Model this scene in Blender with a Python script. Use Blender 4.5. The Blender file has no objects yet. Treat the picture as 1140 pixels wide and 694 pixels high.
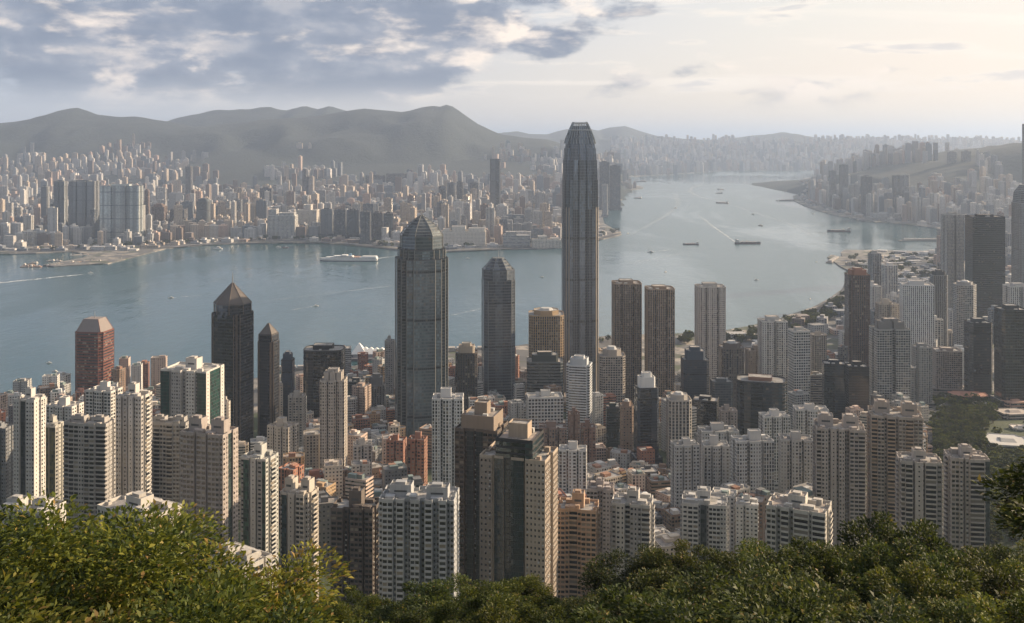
import bpy, bmesh, math, random
import numpy as np
R = math.radians
S = bpy.context.scene
COL = S.collection
random.seed(7)
RNG = np.random.default_rng(11)

# ------------------------------------------------------------------ camera, sky, sun, exposure
CAMZ, F, CX, HY = 400.0, 1120.0, 570.0, 154.0      # camera height; focal length, centre and horizon of the 1140 px frame
cam = bpy.data.objects.new('camera', bpy.data.cameras.new('camera'))
COL.objects.link(cam)
cam.location = (0, 0, CAMZ)
cam.rotation_euler = (R(90), 0, 0)
cam.data.sensor_width = 36
cam.data.lens = 36 * F / 1140
cam.data.shift_y = -(347 - HY) / 1140              # level camera with a lowered lens, so that verticals stay upright
cam.data.clip_start = 0.5
cam.data.clip_end = 150000
S.camera = cam

SUN_AZ, SUN_EL = 66, 21                             # degrees from the view direction towards +X; height
W = bpy.data.worlds.new('World'); S.world = W; W.use_nodes = True
S.view_settings.view_transform = 'Standard'
S.view_settings.look = 'None'
S.view_settings.gamma = 1
S.view_settings.exposure = EXPOSURE = 0.95
sun = bpy.data.objects.new('sun', bpy.data.lights.new('sun', 'SUN'))
COL.objects.link(sun)
sun.data.energy = 5.0
sun.data.angle = R(0.6)
sun.data.color = (1.0, 0.77, 0.52)
sun.rotation_euler = (R(90 - SUN_EL), 0, R(180 - SUN_AZ))
SKY_STRENGTH = 0.10
S.render.engine = 'CYCLES'
S.cycles.use_denoising = True
S.cycles.volume_bounces = 1
S.cycles.max_bounces = 6
S.cycles.diffuse_bounces = 3
S.cycles.glossy_bounces = 3
S.cycles.transmission_bounces = 4
S.cycles.transparent_max_bounces = 8
S.cycles.caustics_reflective = False
S.cycles.caustics_refractive = False
S.cycles.sample_clamp_indirect = 6
S.cycles.sample_clamp_direct = 8
try: S.cycles.denoiser = 'OPENIMAGEDENOISE'
except Exception: pass

# ------------------------------------------------------------------ node helpers
class NT:
    def __init__(s, tree): s.t = tree; s.n = tree.nodes; s.l = tree.links
    def new(s, kind, **kw):
        n = s.n.new(kind)
        for k, v in kw.items(): setattr(n, k, v)
        return n
    def put(s, sock, v):
        if hasattr(v, 'is_output'): s.l.new(v, sock)
        elif v is not None: sock.default_value = v
    def math(s, op, a, b=None, c=None, clamp=False):
        n = s.new('ShaderNodeMath', operation=op, use_clamp=clamp)
        s.put(n.inputs[0], a); s.put(n.inputs[1], b); s.put(n.inputs[2], c)
        return n.outputs[0]
    def vmath(s, op, a, b=None, scale=None):
        n = s.new('ShaderNodeVectorMath', operation=op)
        s.put(n.inputs[0], a)
        if b is not None: s.put(n.inputs[1], b)
        if scale is not None: s.put(n.inputs['Scale'], scale)
        return n.outputs[0] if op not in ('LENGTH', 'DOT_PRODUCT') else n.outputs['Value']
    def mix(s, f, a, b, kind='MIX'):
        n = s.new('ShaderNodeMix', data_type='RGBA', blend_type=kind)
        s.put(n.inputs[0], f); s.put(n.inputs[6], a); s.put(n.inputs[7], b)
        return n.outputs[2]
    def fmix(s, f, a, b):
        n = s.new('ShaderNodeMix', data_type='FLOAT')
        s.put(n.inputs[0], f); s.put(n.inputs[2], a); s.put(n.inputs[3], b)
        return n.outputs[0]
    def ramp(s, f, stops, interp='LINEAR'):
        n = s.new('ShaderNodeValToRGB'); n.color_ramp.interpolation = interp
        e = n.color_ramp.elements
        while len(e) < len(stops): e.new(0.5)
        for k, (p, c) in enumerate(stops):
            e[k].position = p
            e[k].color = (c, c, c, 1) if isinstance(c, (int, float)) else (*c[:3], 1)
        s.put(n.inputs[0], f)
        return n.outputs[0]
    def smooth(s, x, a, b, lo=0.0, hi=1.0):
        n = s.new('ShaderNodeMapRange', interpolation_type='SMOOTHSTEP', clamp=True)
        s.put(n.inputs[0], x); n.inputs[1].default_value = a; n.inputs[2].default_value = b
        n.inputs[3].default_value = lo; n.inputs[4].default_value = hi
        return n.outputs[0]
    def noise(s, v, scale, detail=3, rough=0.55, dim='3D', dist=0.0):
        n = s.new('ShaderNodeTexNoise', noise_dimensions=dim)
        s.put(n.inputs['Vector'], v); n.inputs['Scale'].default_value = scale
        n.inputs['Detail'].default_value = detail; n.inputs['Roughness'].default_value = rough
        n.inputs['Distortion'].default_value = dist
        return n.outputs['Fac']
    def white(s, v):
        n = s.new('ShaderNodeTexWhiteNoise', noise_dimensions='3D'); s.put(n.inputs['Vector'], v)
        return n.outputs['Value'], n.outputs['Color']
    def comb(s, x, y, z=0.0):
        n = s.new('ShaderNodeCombineXYZ'); s.put(n.inputs[0], x); s.put(n.inputs[1], y); s.put(n.inputs[2], z)
        return n.outputs[0]
    def sep(s, v):
        n = s.new('ShaderNodeSeparateXYZ'); s.put(n.inputs[0], v); return n.outputs
    def bump(s, h, dist, strength=1.0, normal=None):
        n = s.new('ShaderNodeBump'); s.put(n.inputs['Height'], h)
        n.inputs['Distance'].default_value = dist; n.inputs['Strength'].default_value = strength
        if normal is not None: s.put(n.inputs['Normal'], normal)
        return n.outputs[0]

def new_mat(name):
    m = bpy.data.materials.new(name); m.use_nodes = True
    t = NT(m.node_tree)
    b = m.node_tree.nodes['Principled BSDF']
    return m, t, b

# ------------------------------------------------------------------ sky with clouds
t = NT(W.node_tree); t.n.clear()
sky = t.new('ShaderNodeTexSky', sky_type='NISHITA')
sky.sun_disc = False
sky.sun_elevation = R(SUN_EL); sky.sun_rotation = R(SUN_AZ)
sky.altitude = 400; sky.air_density = 1.1; sky.dust_density = 1.2; sky.ozone_density = 1.2
d = t.new('ShaderNodeTexCoord').outputs['Generated']
dx, dy, dz = t.sep(d)
az = t.math('ARCTAN2', dx, dy)
el = t.math('ARCSINE', dz)
# cloud fields live on the sky dome in azimuth and height
def field(sx, sy, ox, oy, detail, rough=0.55, dist=0.0):
    return t.noise(t.comb(t.math('MULTIPLY_ADD', az, sx, ox), t.math('MULTIPLY_ADD', el, sy, oy)), 1.0, detail, rough, '2D', dist)
leftw = t.smooth(az, 0.14, -0.16)                            # the deck lies over the western half
band = t.smooth(el, 0.020, 0.060)
big = field(5.2, 14.5, 3.3, 1.9, 8, 0.55, 0.05)
big_up = field(5.2, 14.5, 3.3 + 0.12, 1.9 + 0.26, 8, 0.55, 0.05)
cover = t.math('MULTIPLY_ADD', leftw, 0.30, t.math('SUBTRACT', big, 0.04))
cover = t.math('ADD', cover, t.smooth(el, 0.07, 0.14, 0.0, 0.08))
deck = t.math('MULTIPLY', t.smooth(cover, 0.52, 0.63), band)
lit = t.smooth(t.math('SUBTRACT', big, big_up), 0.03, 0.20)
puff = field(14.0, 30.0, 7.7, 2.1, 7, 0.52, 0.1)
edge = t.smooth(cover, 0.80, 0.58)                           # thin rims of the deck catch the sun
lit2 = t.math('ADD', t.math('MULTIPLY', lit, 0.9), t.math('MULTIPLY', t.smooth(puff, 0.52, 0.68), t.math('MULTIPLY_ADD', edge, 0.95, 0.15)), clamp=True)
deckcol = t.mix(lit2, t.mix(t.smooth(puff, .35, .65), (1.15, 1.42, 1.95, 1), (1.9, 2.1, 2.55, 1)), (6.2, 5.35, 4.6, 1))
wisp = field(3.0, 44.0, 1.3, 5.2, 8, 0.6, 0.5)
wispm = t.math('MULTIPLY', t.smooth(wisp, 0.50, 0.70), t.smooth(el, 0.018, 0.06))
small = field(9.0, 60.0, 9.1, 3.3, 7, 0.52, 0.15)
smallm = t.math('MULTIPLY', t.smooth(small, 0.57, 0.68), t.math('MULTIPLY', t.smooth(el, 0.030, 0.06), t.smooth(el, 0.24, 0.11)))
sdir = (math.sin(R(SUN_AZ)), math.cos(R(SUN_AZ)), 0.0)
east = t.smooth(t.vmath('DOT_PRODUCT', d, sdir), -0.15, 0.90)            # the side of the sky where the sun stands
veil_low = t.mix(east, (2.9, 3.2, 3.75, 1), (5.9, 4.9, 3.85, 1))     # thin high cloud over the blue
veil_high = t.mix(east, (1.8, 2.45, 3.6, 1), (5.3, 4.85, 4.3, 1))
veil = t.mix(t.smooth(el, 0.02, 0.15), veil_low, veil_high)
veil = t.mix(t.math('MULTIPLY', t.smooth(el, 0.14, 0.32), t.math('MULTIPLY', east, .9)), veil, (10.5, 9.2, 7.6, 1))      # brighter cloud about the sun, above the view, boosted to brighten the water
soft = t.vmath('MINIMUM', sky.outputs[0], (7.0, 6.4, 5.6))
base = t.mix(t.smooth(el, 1.2, 0.15, 0.62, 0.92), soft, veil)
c = t.mix(t.math('MULTIPLY', wispm, 0.60), base, (6.1, 5.45, 4.75, 1))
c = t.mix(t.math('MULTIPLY', smallm, 0.55), c, t.mix(t.smooth(small, 0.62, 0.74), (6.2, 5.5, 4.7, 1), (3.2, 3.2, 3.4, 1)))
c = t.mix(t.math('MULTIPLY', deck, 0.94), c, deckcol)
bg = t.new('ShaderNodeBackground'); t.put(bg.inputs[0], c); bg.inputs[1].default_value = SKY_STRENGTH
out = t.new('ShaderNodeOutputWorld'); t.l.new(bg.outputs[0], out.inputs[0])

# ------------------------------------------------------------------ geometry helpers
def px(x, y, Y): return ((x - CX) / F * Y, Y, CAMZ - (y - HY) / F * Y)      # point seen at pixel x,y at distance Y
def gpx(x, y, z=0.0):                                                         # pixel on level ground z
    Y = F * (CAMZ - z) / (y - HY); return ((x - CX) / F * Y, Y)
def lerp_table(tab, v):
    xs = [a for a, b in tab]; ys = [b for a, b in tab]
    return float(np.interp(v, xs, ys))

class MB:
    def __init__(s): s.b = []
    def quads(s, P, mat=0, UV=None):
        P = np.asarray(P, float)
        if len(P) == 0: return
        s.b.append((P, mat, np.zeros(P.shape[:2] + (2,)) if UV is None else np.asarray(UV, float)))
    def poly(s, pts, mat=0, uv=None):
        s.quads(np.asarray(pts, float)[None], mat, None if uv is None else np.asarray(uv, float)[None])
    def box(s, x0, x1, y0, y1, z0, z1, mat=0, rot=0.0, c=(0, 0)):
        q = [(x0, y0), (x1, y0), (x1, y1), (x0, y1)]
        if rot:
            ca, sa = math.cos(rot), math.sin(rot)
            q = [(c[0] + (x - c[0]) * ca - (y - c[1]) * sa, c[1] + (x - c[0]) * sa + (y - c[1]) * ca) for x, y in q]
        s.prism(q, z0, z1, mat, mat, bottom=True)
    def prism(s, q, z0, z1, mat=0, top=None, q1=None, bottom=False, uvfn=None):
        n = len(q); q1 = q1 or q
        for i in range(n):
            a, b = q[i], q[(i + 1) % n]; a1, b1 = q1[i], q1[(i + 1) % n]
            s.poly([(a[0], a[1], z0), (b[0], b[1], z0), (b1[0], b1[1], z1), (a1[0], a1[1], z1)], mat, uvfn(i, a, b) if uvfn else None)
        if top is not None: s.poly([(x, y, z1) for x, y in q1], top)
        if bottom: s.poly([(x, y, z0) for x, y in reversed(q)], mat)
    def tube(s, pts, radii, n=6, mat=0):
        pts = [np.array(p, float) for p in pts]; rings = []
        for i, p in enumerate(pts):
            d = pts[min(i + 1, len(pts) - 1)] - pts[max(i - 1, 0)]; d /= (np.linalg.norm(d) + 1e-9)
            a = np.cross(d, (0, 0, 1)) if abs(d[2]) < 0.95 else np.cross(d, (1, 0, 0)); a /= np.linalg.norm(a); b = np.cross(d, a)
            rings.append([p + radii[i] * (math.cos(k * 2 * math.pi / n) * a + math.sin(k * 2 * math.pi / n) * b) for k in range(n)])
        for r0, r1 in zip(rings, rings[1:]):
            for k in range(n): s.poly([r0[k], r0[(k + 1) % n], r1[(k + 1) % n], r1[k]], mat)
        s.poly(rings[-1], mat); s.poly(list(reversed(rings[0])), mat)
    def mesh(s, name, mats, smooth=False):
        V, LV, LS, MI, UV = [], [], [], [], []; off = 0; ls = 0
        for P, mat, uv in s.b:
            n, k = P.shape[:2]
            V.append(P.reshape(-1, 3)); LV.append(np.arange(n * k) + off)
            LS.append(ls + np.arange(n) * k); MI.append(np.full(n, mat) if np.isscalar(mat) else mat); UV.append(uv.reshape(-1, 2))
            off += n * k; ls += n * k
        me = bpy.data.meshes.new(name)
        if V:
            V = np.concatenate(V); LV = np.concatenate(LV); LS = np.concatenate(LS); MI = np.concatenate(MI); UV = np.concatenate(UV)
            me.vertices.add(len(V)); me.vertices.foreach_set('co', V.astype(np.float32).ravel())
            me.loops.add(len(LV)); me.loops.foreach_set('vertex_index', LV.astype(np.int32))
            me.polygons.add(len(LS)); me.polygons.foreach_set('loop_start', LS.astype(np.int32))
            me.polygons.foreach_set('material_index', MI.astype(np.int32))
            ul = me.uv_layers.new(name='UVMap'); ul.data.foreach_set('uv', UV.astype(np.float32).ravel())
            me.update(calc_edges=True)
        for m in mats: me.materials.append(m)
        if smooth: me.polygons.foreach_set('use_smooth', np.ones(len(me.polygons), bool))
        return me

def obj(name, mb, mats, parent=None, color=None, smooth=False):
    me = mb.mesh(name, mats if isinstance(mats, (list, tuple)) else [mats], smooth) if isinstance(mb, MB) else mb
    o = bpy.data.objects.new(name, me); COL.objects.link(o)
    if color is not None: o.color = (*color[:3], 1)
    if parent is not None: o.parent = parent
    return o
def tag(o, label, cat, group=None, kind=None):
    if label: o['label'] = label
    if cat: o['category'] = cat
    if group: o['group'] = group
    if kind: o['kind'] = kind
    return o
def thing(name, label, cat, loc=(0, 0, 0), rotz=0.0, group=None):
    o = bpy.data.objects.new(name, None); COL.objects.link(o)
    o.empty_display_size = 1
    o.location = loc; o.rotation_euler = (0, 0, rotz)
    return tag(o, label, cat, group)
def dup(root, loc, rotz, scale, label, group):
    r = root.copy(); COL.objects.link(r); r.location = loc; r.rotation_euler = (0, 0, rotz); r.scale = (scale,) * 3 if np.isscalar(scale) else scale
    r['label'] = label
    if group: r['group'] = group
    for ch in list(root.children):
        c2 = ch.copy(); COL.objects.link(c2); c2.parent = r
    return r

def sh(col, a, b):
    k = random.uniform(a, b); return tuple(c * k for c in col)
# ------------------------------------------------------------------ materials
def wall_nodes(t, col, stain=0.16):
    """weathered wall colour: broad stains and vertical rain streaks"""
    pos = t.new('ShaderNodeTexCoord').outputs['Object']
    x, y, z = t.sep(pos)
    n1 = t.noise(pos, 0.06, 4, 0.6)
    n2 = t.noise(t.comb(t.math('MULTIPLY', x, 0.9), t.math('MULTIPLY', y, 0.9), t.math('MULTIPLY', z, 0.035)), 1.0, 3, 0.6)
    k = t.math('MULTIPLY_ADD', t.math('ADD', n1, n2), stain * 1.6, 1 - stain * 1.75)
    return t.mix(1.0, col, t.comb(k, k, t.math('MULTIPLY', k, 0.99)), 'MULTIPLY')

def objcol(t): return t.new('ShaderNodeObjectInfo').outputs['Color']

MATS = {}
def facade(name, wu=.55, wv=.5, vc=.48, glass=(.028, .034, .04), curtain=0.28, colhash=0.0, mode='wall', wallcol=None, frame=(.20, .20, .20), spandrel=0.0, tilt=0.0, rough=.13, metal=0.0, bump=.25):
    """windows in wall, laid out in storeys (v) and bays (u) carried by the UV map"""
    m, t, b = new_mat('facade_' + name)
    uv = t.new('ShaderNodeUVMap').outputs[0]
    u, v, _ = t.sep(uv)
    fu, fv = t.math('FRACT', u), t.math('FRACT', v); iu, iv = t.math('FLOOR', u), t.math('FLOOR', v)
    rnd = t.new('ShaderNodeObjectInfo').outputs['Random']
    seed = t.math('MULTIPLY', rnd, 97.0)
    r, rc = t.white(t.comb(iu, iv, seed))
    rcol, _ = t.white(t.comb(iu, 3.7, seed))
    cu = t.math('COMPARE', fu, 0.5, wu / 2)
    cv = t.math('COMPARE', fv, vc, wv / 2)
    if colhash:                                     # some bays are continuous recessed strips, some have small windows
        strip = t.math('LESS_THAN', rcol, colhash)
        cv = t.math('MAXIMUM', cv, t.math('MULTIPLY', strip, t.math('COMPARE', fv, .5, .40)))
        narrow = t.math('GREATER_THAN', rcol, .72)
        cu = t.math('SUBTRACT', cu, t.math('MULTIPLY', narrow, t.math('SUBTRACT', cu, t.math('COMPARE', fu, 0.45, wu / 4))))
    real = t.math('GREATER_THAN', t.math('ADD', u, v), 0.0001)
    mask = t.math('MULTIPLY', t.math('MULTIPLY', cu, cv), real)
    oc = objcol(t)
    if mode == 'wall':
        wall = wall_nodes(t, oc)
        g = t.mix(t.math('GREATER_THAN', r, 1 - curtain), (*glass, 1), (.22, .20, .17, 1))
        g = t.mix(t.math('LESS_THAN', r, .30), g, (.012, .014, .017, 1))
    else:                                           # the glass carries the colour, the frame is the wall
        wall = wall_nodes(t, (*frame, 1), .1)
        g = t.mix(t.math('MULTIPLY', r, .55), oc, (.015, .018, .022, 1))
        blk, _ = t.white(t.comb(t.math('FLOOR', t.math('DIVIDE', iu, 4.0)), 5.1, seed))
        pos = t.new('ShaderNodeTexCoord').outputs['Object']; big = t.noise(pos, .022, 4, .6)
        kk = t.math('MULTIPLY', t.math('MULTIPLY_ADD', t.math('POWER', blk, 1.6), 1.5, .38), t.math('MULTIPLY_ADD', big, 1.5, .3))
        g = t.mix(1.0, g, t.comb(kk, kk, kk), 'MULTIPLY')
        g = t.mix(t.math('MULTIPLY', t.smooth(t.noise(pos, .045, 5, .7), .56, .70), t.math('MULTIPLY', r, .55)), g, (.30, .225, .13, 1))  # amber reflections painted into the glass colour as noise patches
        plant = t.math('COMPARE', t.math('MODULO', iv, 15.0), 11.0, .6)
        g = t.mix(t.math('MULTIPLY', plant, .8), g, (.018, .02, .022, 1))
        if curtain: g = t.mix(t.math('MULTIPLY', t.math('GREATER_THAN', r, 1 - curtain), .35), g, (.30, .27, .22, 1))
        if spandrel: g = t.mix(t.math('MULTIPLY', t.math('GREATER_THAN', fv, 1 - spandrel), .75), g, t.mix(.55, t.mix(1.0, oc, (1.9, 1.9, 1.9, 1), 'MULTIPLY'), (.13, .14, .15, 1)))
    t.put(b.inputs['Base Color'], t.mix(mask, wall, g))
    t.put(b.inputs['Roughness'], t.fmix(mask, .82, rough))
    t.put(b.inputs['Metallic'], t.math('MULTIPLY', mask, metal))
    t.put(b.inputs['Specular IOR Level'], t.fmix(mask, .25, .95))
    nrm = t.bump(t.math('SUBTRACT', 1.0, mask), bump, 1.0)
    if tilt:
        tl = t.vmath('SCALE', t.vmath('SUBTRACT', rc, (.5, .5, .5)), None, t.math('MULTIPLY', mask, tilt))
        nrm = t.vmath('NORMALIZE', t.vmath('ADD', nrm, tl))
    t.put(b.inputs['Normal'], nrm)
    MATS[name] = m
    return m
facade('res', .52, .50, colhash=.22)
facade('punch', .44, .42)
facade('grid', .70, .62, curtain=.18)
facade('ribbon', .98, .46, curtain=.15)
facade('fin', .60, .84, curtain=.10)
facade('strip', .62, .55, colhash=.45)
facade('pale', .46, .80, curtain=.2)
facade('curtain', .93, .90, vc=.5, mode='glass', spandrel=.32, tilt=.05, rough=.10, metal=.3, curtain=.04, frame=(.085, .092, .10), bump=.08)
facade('goldcurtain', .90, .86, vc=.5, mode='glass', spandrel=.25, tilt=.16, rough=.08, metal=.45, curtain=.05, frame=(.05, .05, .05), bump=.08)
facade('darkband', .985, .62, vc=.5, mode='glass', tilt=.05, rough=.12, metal=.35, curtain=.03, frame=(.035, .036, .040), bump=.15)
facade('darkcurtain', .93, .90, vc=.5, mode='glass', spandrel=.3, tilt=.06, rough=.09, metal=.5, curtain=.04, frame=(.035, .036, .042), bump=.08)
facade('bandglass', .985, .58, vc=.5, mode='glass', tilt=.05, rough=.12, metal=.45, curtain=.05, frame=(.13, .14, .145), bump=.15)
facade('fineglass', .60, .90, vc=.5, mode='glass', tilt=.03, rough=.14, metal=.3, curtain=.03, frame=(.21, .215, .22), bump=.2)

def plain(name, col=None, rough=.85, spec=.3, stain=.16, bumpd=0.0, metal=0.0):
    m, t, b = new_mat(name)
    c = wall_nodes(t, objcol(t) if col is None else (*col, 1), stain)
    t.put(b.inputs['Base Color'], c)
    b.inputs['Roughness'].default_value = rough; b.inputs['Specular IOR Level'].default_value = spec; b.inputs['Metallic'].default_value = metal
    if bumpd:
        p = t.new('ShaderNodeTexCoord').outputs['Object']
        t.put(b.inputs['Normal'], t.bump(t.noise(p, 1.5, 4), bumpd))
    MATS[name] = m
    return m
plain('trim')
plain('near_wall', stain=.30, bumpd=.02)
plain('steel', (.30, .31, .32), .45, .5, .1, metal=.6)
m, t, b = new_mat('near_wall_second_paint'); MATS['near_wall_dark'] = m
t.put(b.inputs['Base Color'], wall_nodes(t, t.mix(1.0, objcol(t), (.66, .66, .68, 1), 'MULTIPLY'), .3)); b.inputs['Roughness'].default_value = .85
plain('mullion', (.05, .055, .06), .5, .4, .1)
plain('dark_steel', (.06, .065, .07), .4, .5, .1)
plain('tank_grey', (.42, .42, .41), .7)
plain('ship_paint', None, .45, .5, .22)
plain('asphalt', (.055, .055, .057), .9, .2, .2)
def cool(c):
    """paint colours pulled towards grey, strong hues least"""
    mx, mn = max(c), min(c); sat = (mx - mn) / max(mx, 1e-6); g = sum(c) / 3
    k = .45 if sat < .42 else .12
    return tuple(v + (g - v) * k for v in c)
# flat roofs: grey screed with patches, damp stains and small clutter-toned spots
m, t, b = new_mat('roof_screed'); MATS['roof'] = m
pos = t.new('ShaderNodeTexCoord').outputs['Object']
rr = t.new('ShaderNodeObjectInfo').outputs['Random']
k = t.noise(pos, .16, 5, .65); k2 = t.noise(pos, .9, 3, .6)
c0 = t.ramp(rr, [(0, (.26, .25, .235)), (.35, (.34, .32, .30)), (.6, (.20, .205, .21)), (.8, (.30, .245, .21)), (1, (.40, .38, .35))])
c1 = t.mix(t.smooth(k, .40, .66), c0, (.12, .12, .115, 1)); c1 = t.mix(t.math('MULTIPLY', t.smooth(k2, .55, .7), .5), c1, (.48, .45, .41, 1))
t.put(b.inputs['Base Color'], c1); b.inputs['Roughness'].default_value = .9
# window glass of the nearer towers: one tone per pane, some with curtains
m, t, b = new_mat('pane_glass'); MATS['pane'] = m
uv = t.new('ShaderNodeUVMap').outputs[0]
r, rc = t.white(t.vmath('FLOOR', t.vmath('ADD', uv, t.comb(.5, .5))))
g = t.ramp(r, [(0, (.012, .015, .018)), (.45, (.03, .036, .042)), (.7, (.055, .06, .065)), (.86, (.24, .215, .18)), (1, (.34, .31, .27))], 'CONSTANT')
t.put(b.inputs['Base Color'], t.mix(.0, g, g)); b.inputs['Roughness'].default_value = .09; b.inputs['Specular IOR Level'].default_value = .7
tl = t.vmath('SCALE', t.vmath('SUBTRACT', rc, (.5, .5, .5)), None, .06)
geo = t.new('ShaderNodeNewGeometry').outputs['Normal']
t.put(b.inputs['Normal'], t.vmath('NORMALIZE', t.vmath('ADD', geo, tl)))
m, t, b = new_mat('green_glass'); MATS['green_glass'] = m
uv = t.new('ShaderNodeUVMap').outputs[0]
r, rc = t.white(t.vmath('FLOOR', t.vmath('ADD', uv, t.comb(.5, .5))))
t.put(b.inputs['Base Color'], t.mix(r, objcol(t), (.02, .03, .03, 1))); b.inputs['Roughness'].default_value = .1; b.inputs['Specular IOR Level'].default_value = .45
tl = t.vmath('SCALE', t.vmath('SUBTRACT', rc, (.5, .5, .5)), None, .035)
geo = t.new('ShaderNodeNewGeometry').outputs['Normal']
t.put(b.inputs['Normal'], t.vmath('NORMALIZE', t.vmath('ADD', geo, tl)))
# many far buildings share this one; colour per building comes from its own attribute
m, t, b = new_mat('far_facade'); MATS['far'] = m
uv = t.new('ShaderNodeUVMap').outputs[0]; u, v, _ = t.sep(uv)
at = t.new('ShaderNodeAttribute', attribute_name='tint').outputs['Color']
fu, fv = t.math('FRACT', u), t.math('FRACT', v)
mask = t.math('MULTIPLY', t.math('MULTIPLY', t.math('COMPARE', fu, .5, .27), t.math('COMPARE', fv, .5, .30)), t.math('GREATER_THAN', t.math('ADD', u, v), .001))
t.put(b.inputs['Base Color'], t.mix(mask, at, (.05, .055, .06, 1))); b.inputs['Roughness'].default_value = .7
# ------------------------------------------------------------------ ground, water, hills, haze
def vnoise(x, y, seed=0, octaves=4, rough=.5):
    x = np.asarray(x, float); y = np.asarray(y, float); tot = np.zeros(np.broadcast(x, y).shape); amp = 1; norm = 0
    g = np.random.default_rng(seed).random((64, 64))
    for o in range(octaves):
        xi = np.floor(x).astype(int); yi = np.floor(y).astype(int); fx = x - xi; fy = y - yi
        fx = fx * fx * (3 - 2 * fx); fy = fy * fy * (3 - 2 * fy)
        a = g[xi % 64, yi % 64]; b = g[(xi + 1) % 64, yi % 64]; c = g[xi % 64, (yi + 1) % 64]; d = g[(xi + 1) % 64, (yi + 1) % 64]
        tot += amp * (a * (1 - fx) * (1 - fy) + b * fx * (1 - fy) + c * (1 - fx) * fy + d * fx * fy); norm += amp
        amp *= rough; x = x * 2 + 17.3; y = y * 2 + 9.1
    return tot / norm

PEAK = [(-80, 392), (0, 388), (20, 380.5), (60, 364), (100, 346), (130, 331), (200, 287), (300, 224), (420, 168), (560, 128), (700, 94), (900, 60), (1100, 36), (1300, 15), (1460, 3), (1600, -6)]
def T(X, Y):
    """height of the island's slope"""
    X = np.asarray(X, float); Y = np.asarray(Y, float)
    z = np.interp(Y, [a for a, b in PEAK], [b for a, b in PEAK])
    lift = np.clip((X - 330) / 250, 0, 1) * np.clip((Y - 500) / 300, 0, 1) * np.clip((1750 - Y) / 500, 0, 1) * 22
    return z + lift
def TL(X, Y): return max(3.5, float(T(X, Y)))

def sheet(name, outline, z, mat, skirt=2.5, hole=None):
    bm = bmesh.new()
    vs = [bm.verts.new((x, y, z)) for x, y in outline]
    f = bm.faces.new(vs)
    if f.normal.z < 0: f.normal_flip()
    lo = [bm.verts.new((x, y, z - skirt - 3)) for x, y in outline]
    n = len(vs)
    for i in range(n): bm.faces.new((vs[i], vs[(i + 1) % n], lo[(i + 1) % n], lo[i]))
    bmesh.ops.triangulate(bm, faces=[f])
    bmesh.ops.recalc_face_normals(bm, faces=bm.faces)
    me = bpy.data.meshes.new(name); bm.to_mesh(me); bm.free(); me.materials.append(mat)
    return tag(obj(name, me, mat), None, None, kind='structure')

def grid(name, xs, ys, zf, mat, smooth=True):
    X, Y = np.meshgrid(xs, ys, indexing='ij'); Z = zf(X, Y)
    P = np.stack([X, Y, Z], -1); nx, ny = X.shape
    me = bpy.data.meshes.new(name)
    idx = np.arange(nx * ny).reshape(nx, ny)
    q = np.stack([idx[:-1, :-1], idx[1:, :-1], idx[1:, 1:], idx[:-1, 1:]], -1).reshape(-1, 4)
    me.vertices.add(nx * ny); me.vertices.foreach_set('co', P.astype(np.float32).ravel())
    me.loops.add(q.size); me.loops.foreach_set('vertex_index', q.astype(np.int32).ravel())
    me.polygons.add(len(q)); me.polygons.foreach_set('loop_start', (np.arange(len(q)) * 4).astype(np.int32))
    me.update(calc_edges=True)
    if smooth: me.polygons.foreach_set('use_smooth', np.ones(len(q), bool))
    me.materials.append(mat)
    return tag(obj(name, me, mat), None, None, kind='structure')

# sea
m, t, b = new_mat('harbour_water')
pos = t.new('ShaderNodeNewGeometry').outputs['Position']
x, y, z = t.sep(pos)
w1 = t.noise(t.comb(t.math('MULTIPLY', x, .010), t.math('MULTIPLY', y, .0055)), 1, 6, .62, '2D', .3)
w2 = t.noise(t.comb(t.math('MULTIPLY', x, .055), t.math('MULTIPLY', y, .03)), 1, 4, .6, '2D', .2)
slick = t.noise(t.comb(t.math('MULTIPLY', x, .0011), t.math('MULTIPLY', y, .00045)), 1, 5, .6, '2D', .8)
t.put(b.inputs['Base Color'], t.mix(t.smooth(slick, .35, .7), (.016, .060, .070, 1), (.024, .074, .082, 1)))
t.put(b.inputs['Roughness'], t.smooth(slick, .38, .62, .26, .08))
b.inputs['IOR'].default_value = 1.42; b.inputs['Specular IOR Level'].default_value = 1.0
h = t.math('MULTIPLY_ADD', w1, 1.0, t.math('MULTIPLY', w2, .28))
t.put(b.inputs['Normal'], t.bump(h, 9.0, .22))
sea = MB(); xs = [-100000, -8000, -2500, 0, 2500, 8000, 100000]; ys = [900, 1600, 3000, 6000, 12000, 30000, 140000]
for i in range(6):
    for j in range(6): sea.poly([(xs[i], ys[j], 0), (xs[i + 1], ys[j], 0), (xs[i + 1], ys[j + 1], 0), (xs[i], ys[j + 1], 0)])
tag(obj('sea', sea, m), None, None, kind='structure')

# city ground: paved lots, yards and planted strips
m, t, b = new_mat('city_ground'); MATS['city_ground'] = m
pos = t.new('ShaderNodeNewGeometry').outputs['Position']
v = t.new('ShaderNodeTexVoronoi', feature='F1'); t.put(v.inputs['Vector'], pos); v.inputs['Scale'].default_value = .028
r, _ = t.white(v.outputs['Color'])
c = t.ramp(r, [(0, (.10, .10, .10)), (.3, (.20, .19, .175)), (.5, (.07, .07, .072)), (.65, (.30, .27, .23)), (.78, (.05, .065, .03)), (.9, (.16, .15, .14))], 'CONSTANT')
k = t.noise(pos, .08, 5, .65)
c = t.mix(t.smooth(k, .45, .65), c, (.085, .083, .08, 1))
t.put(b.inputs['Base Color'], c); b.inputs['Roughness'].default_value = .9
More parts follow.
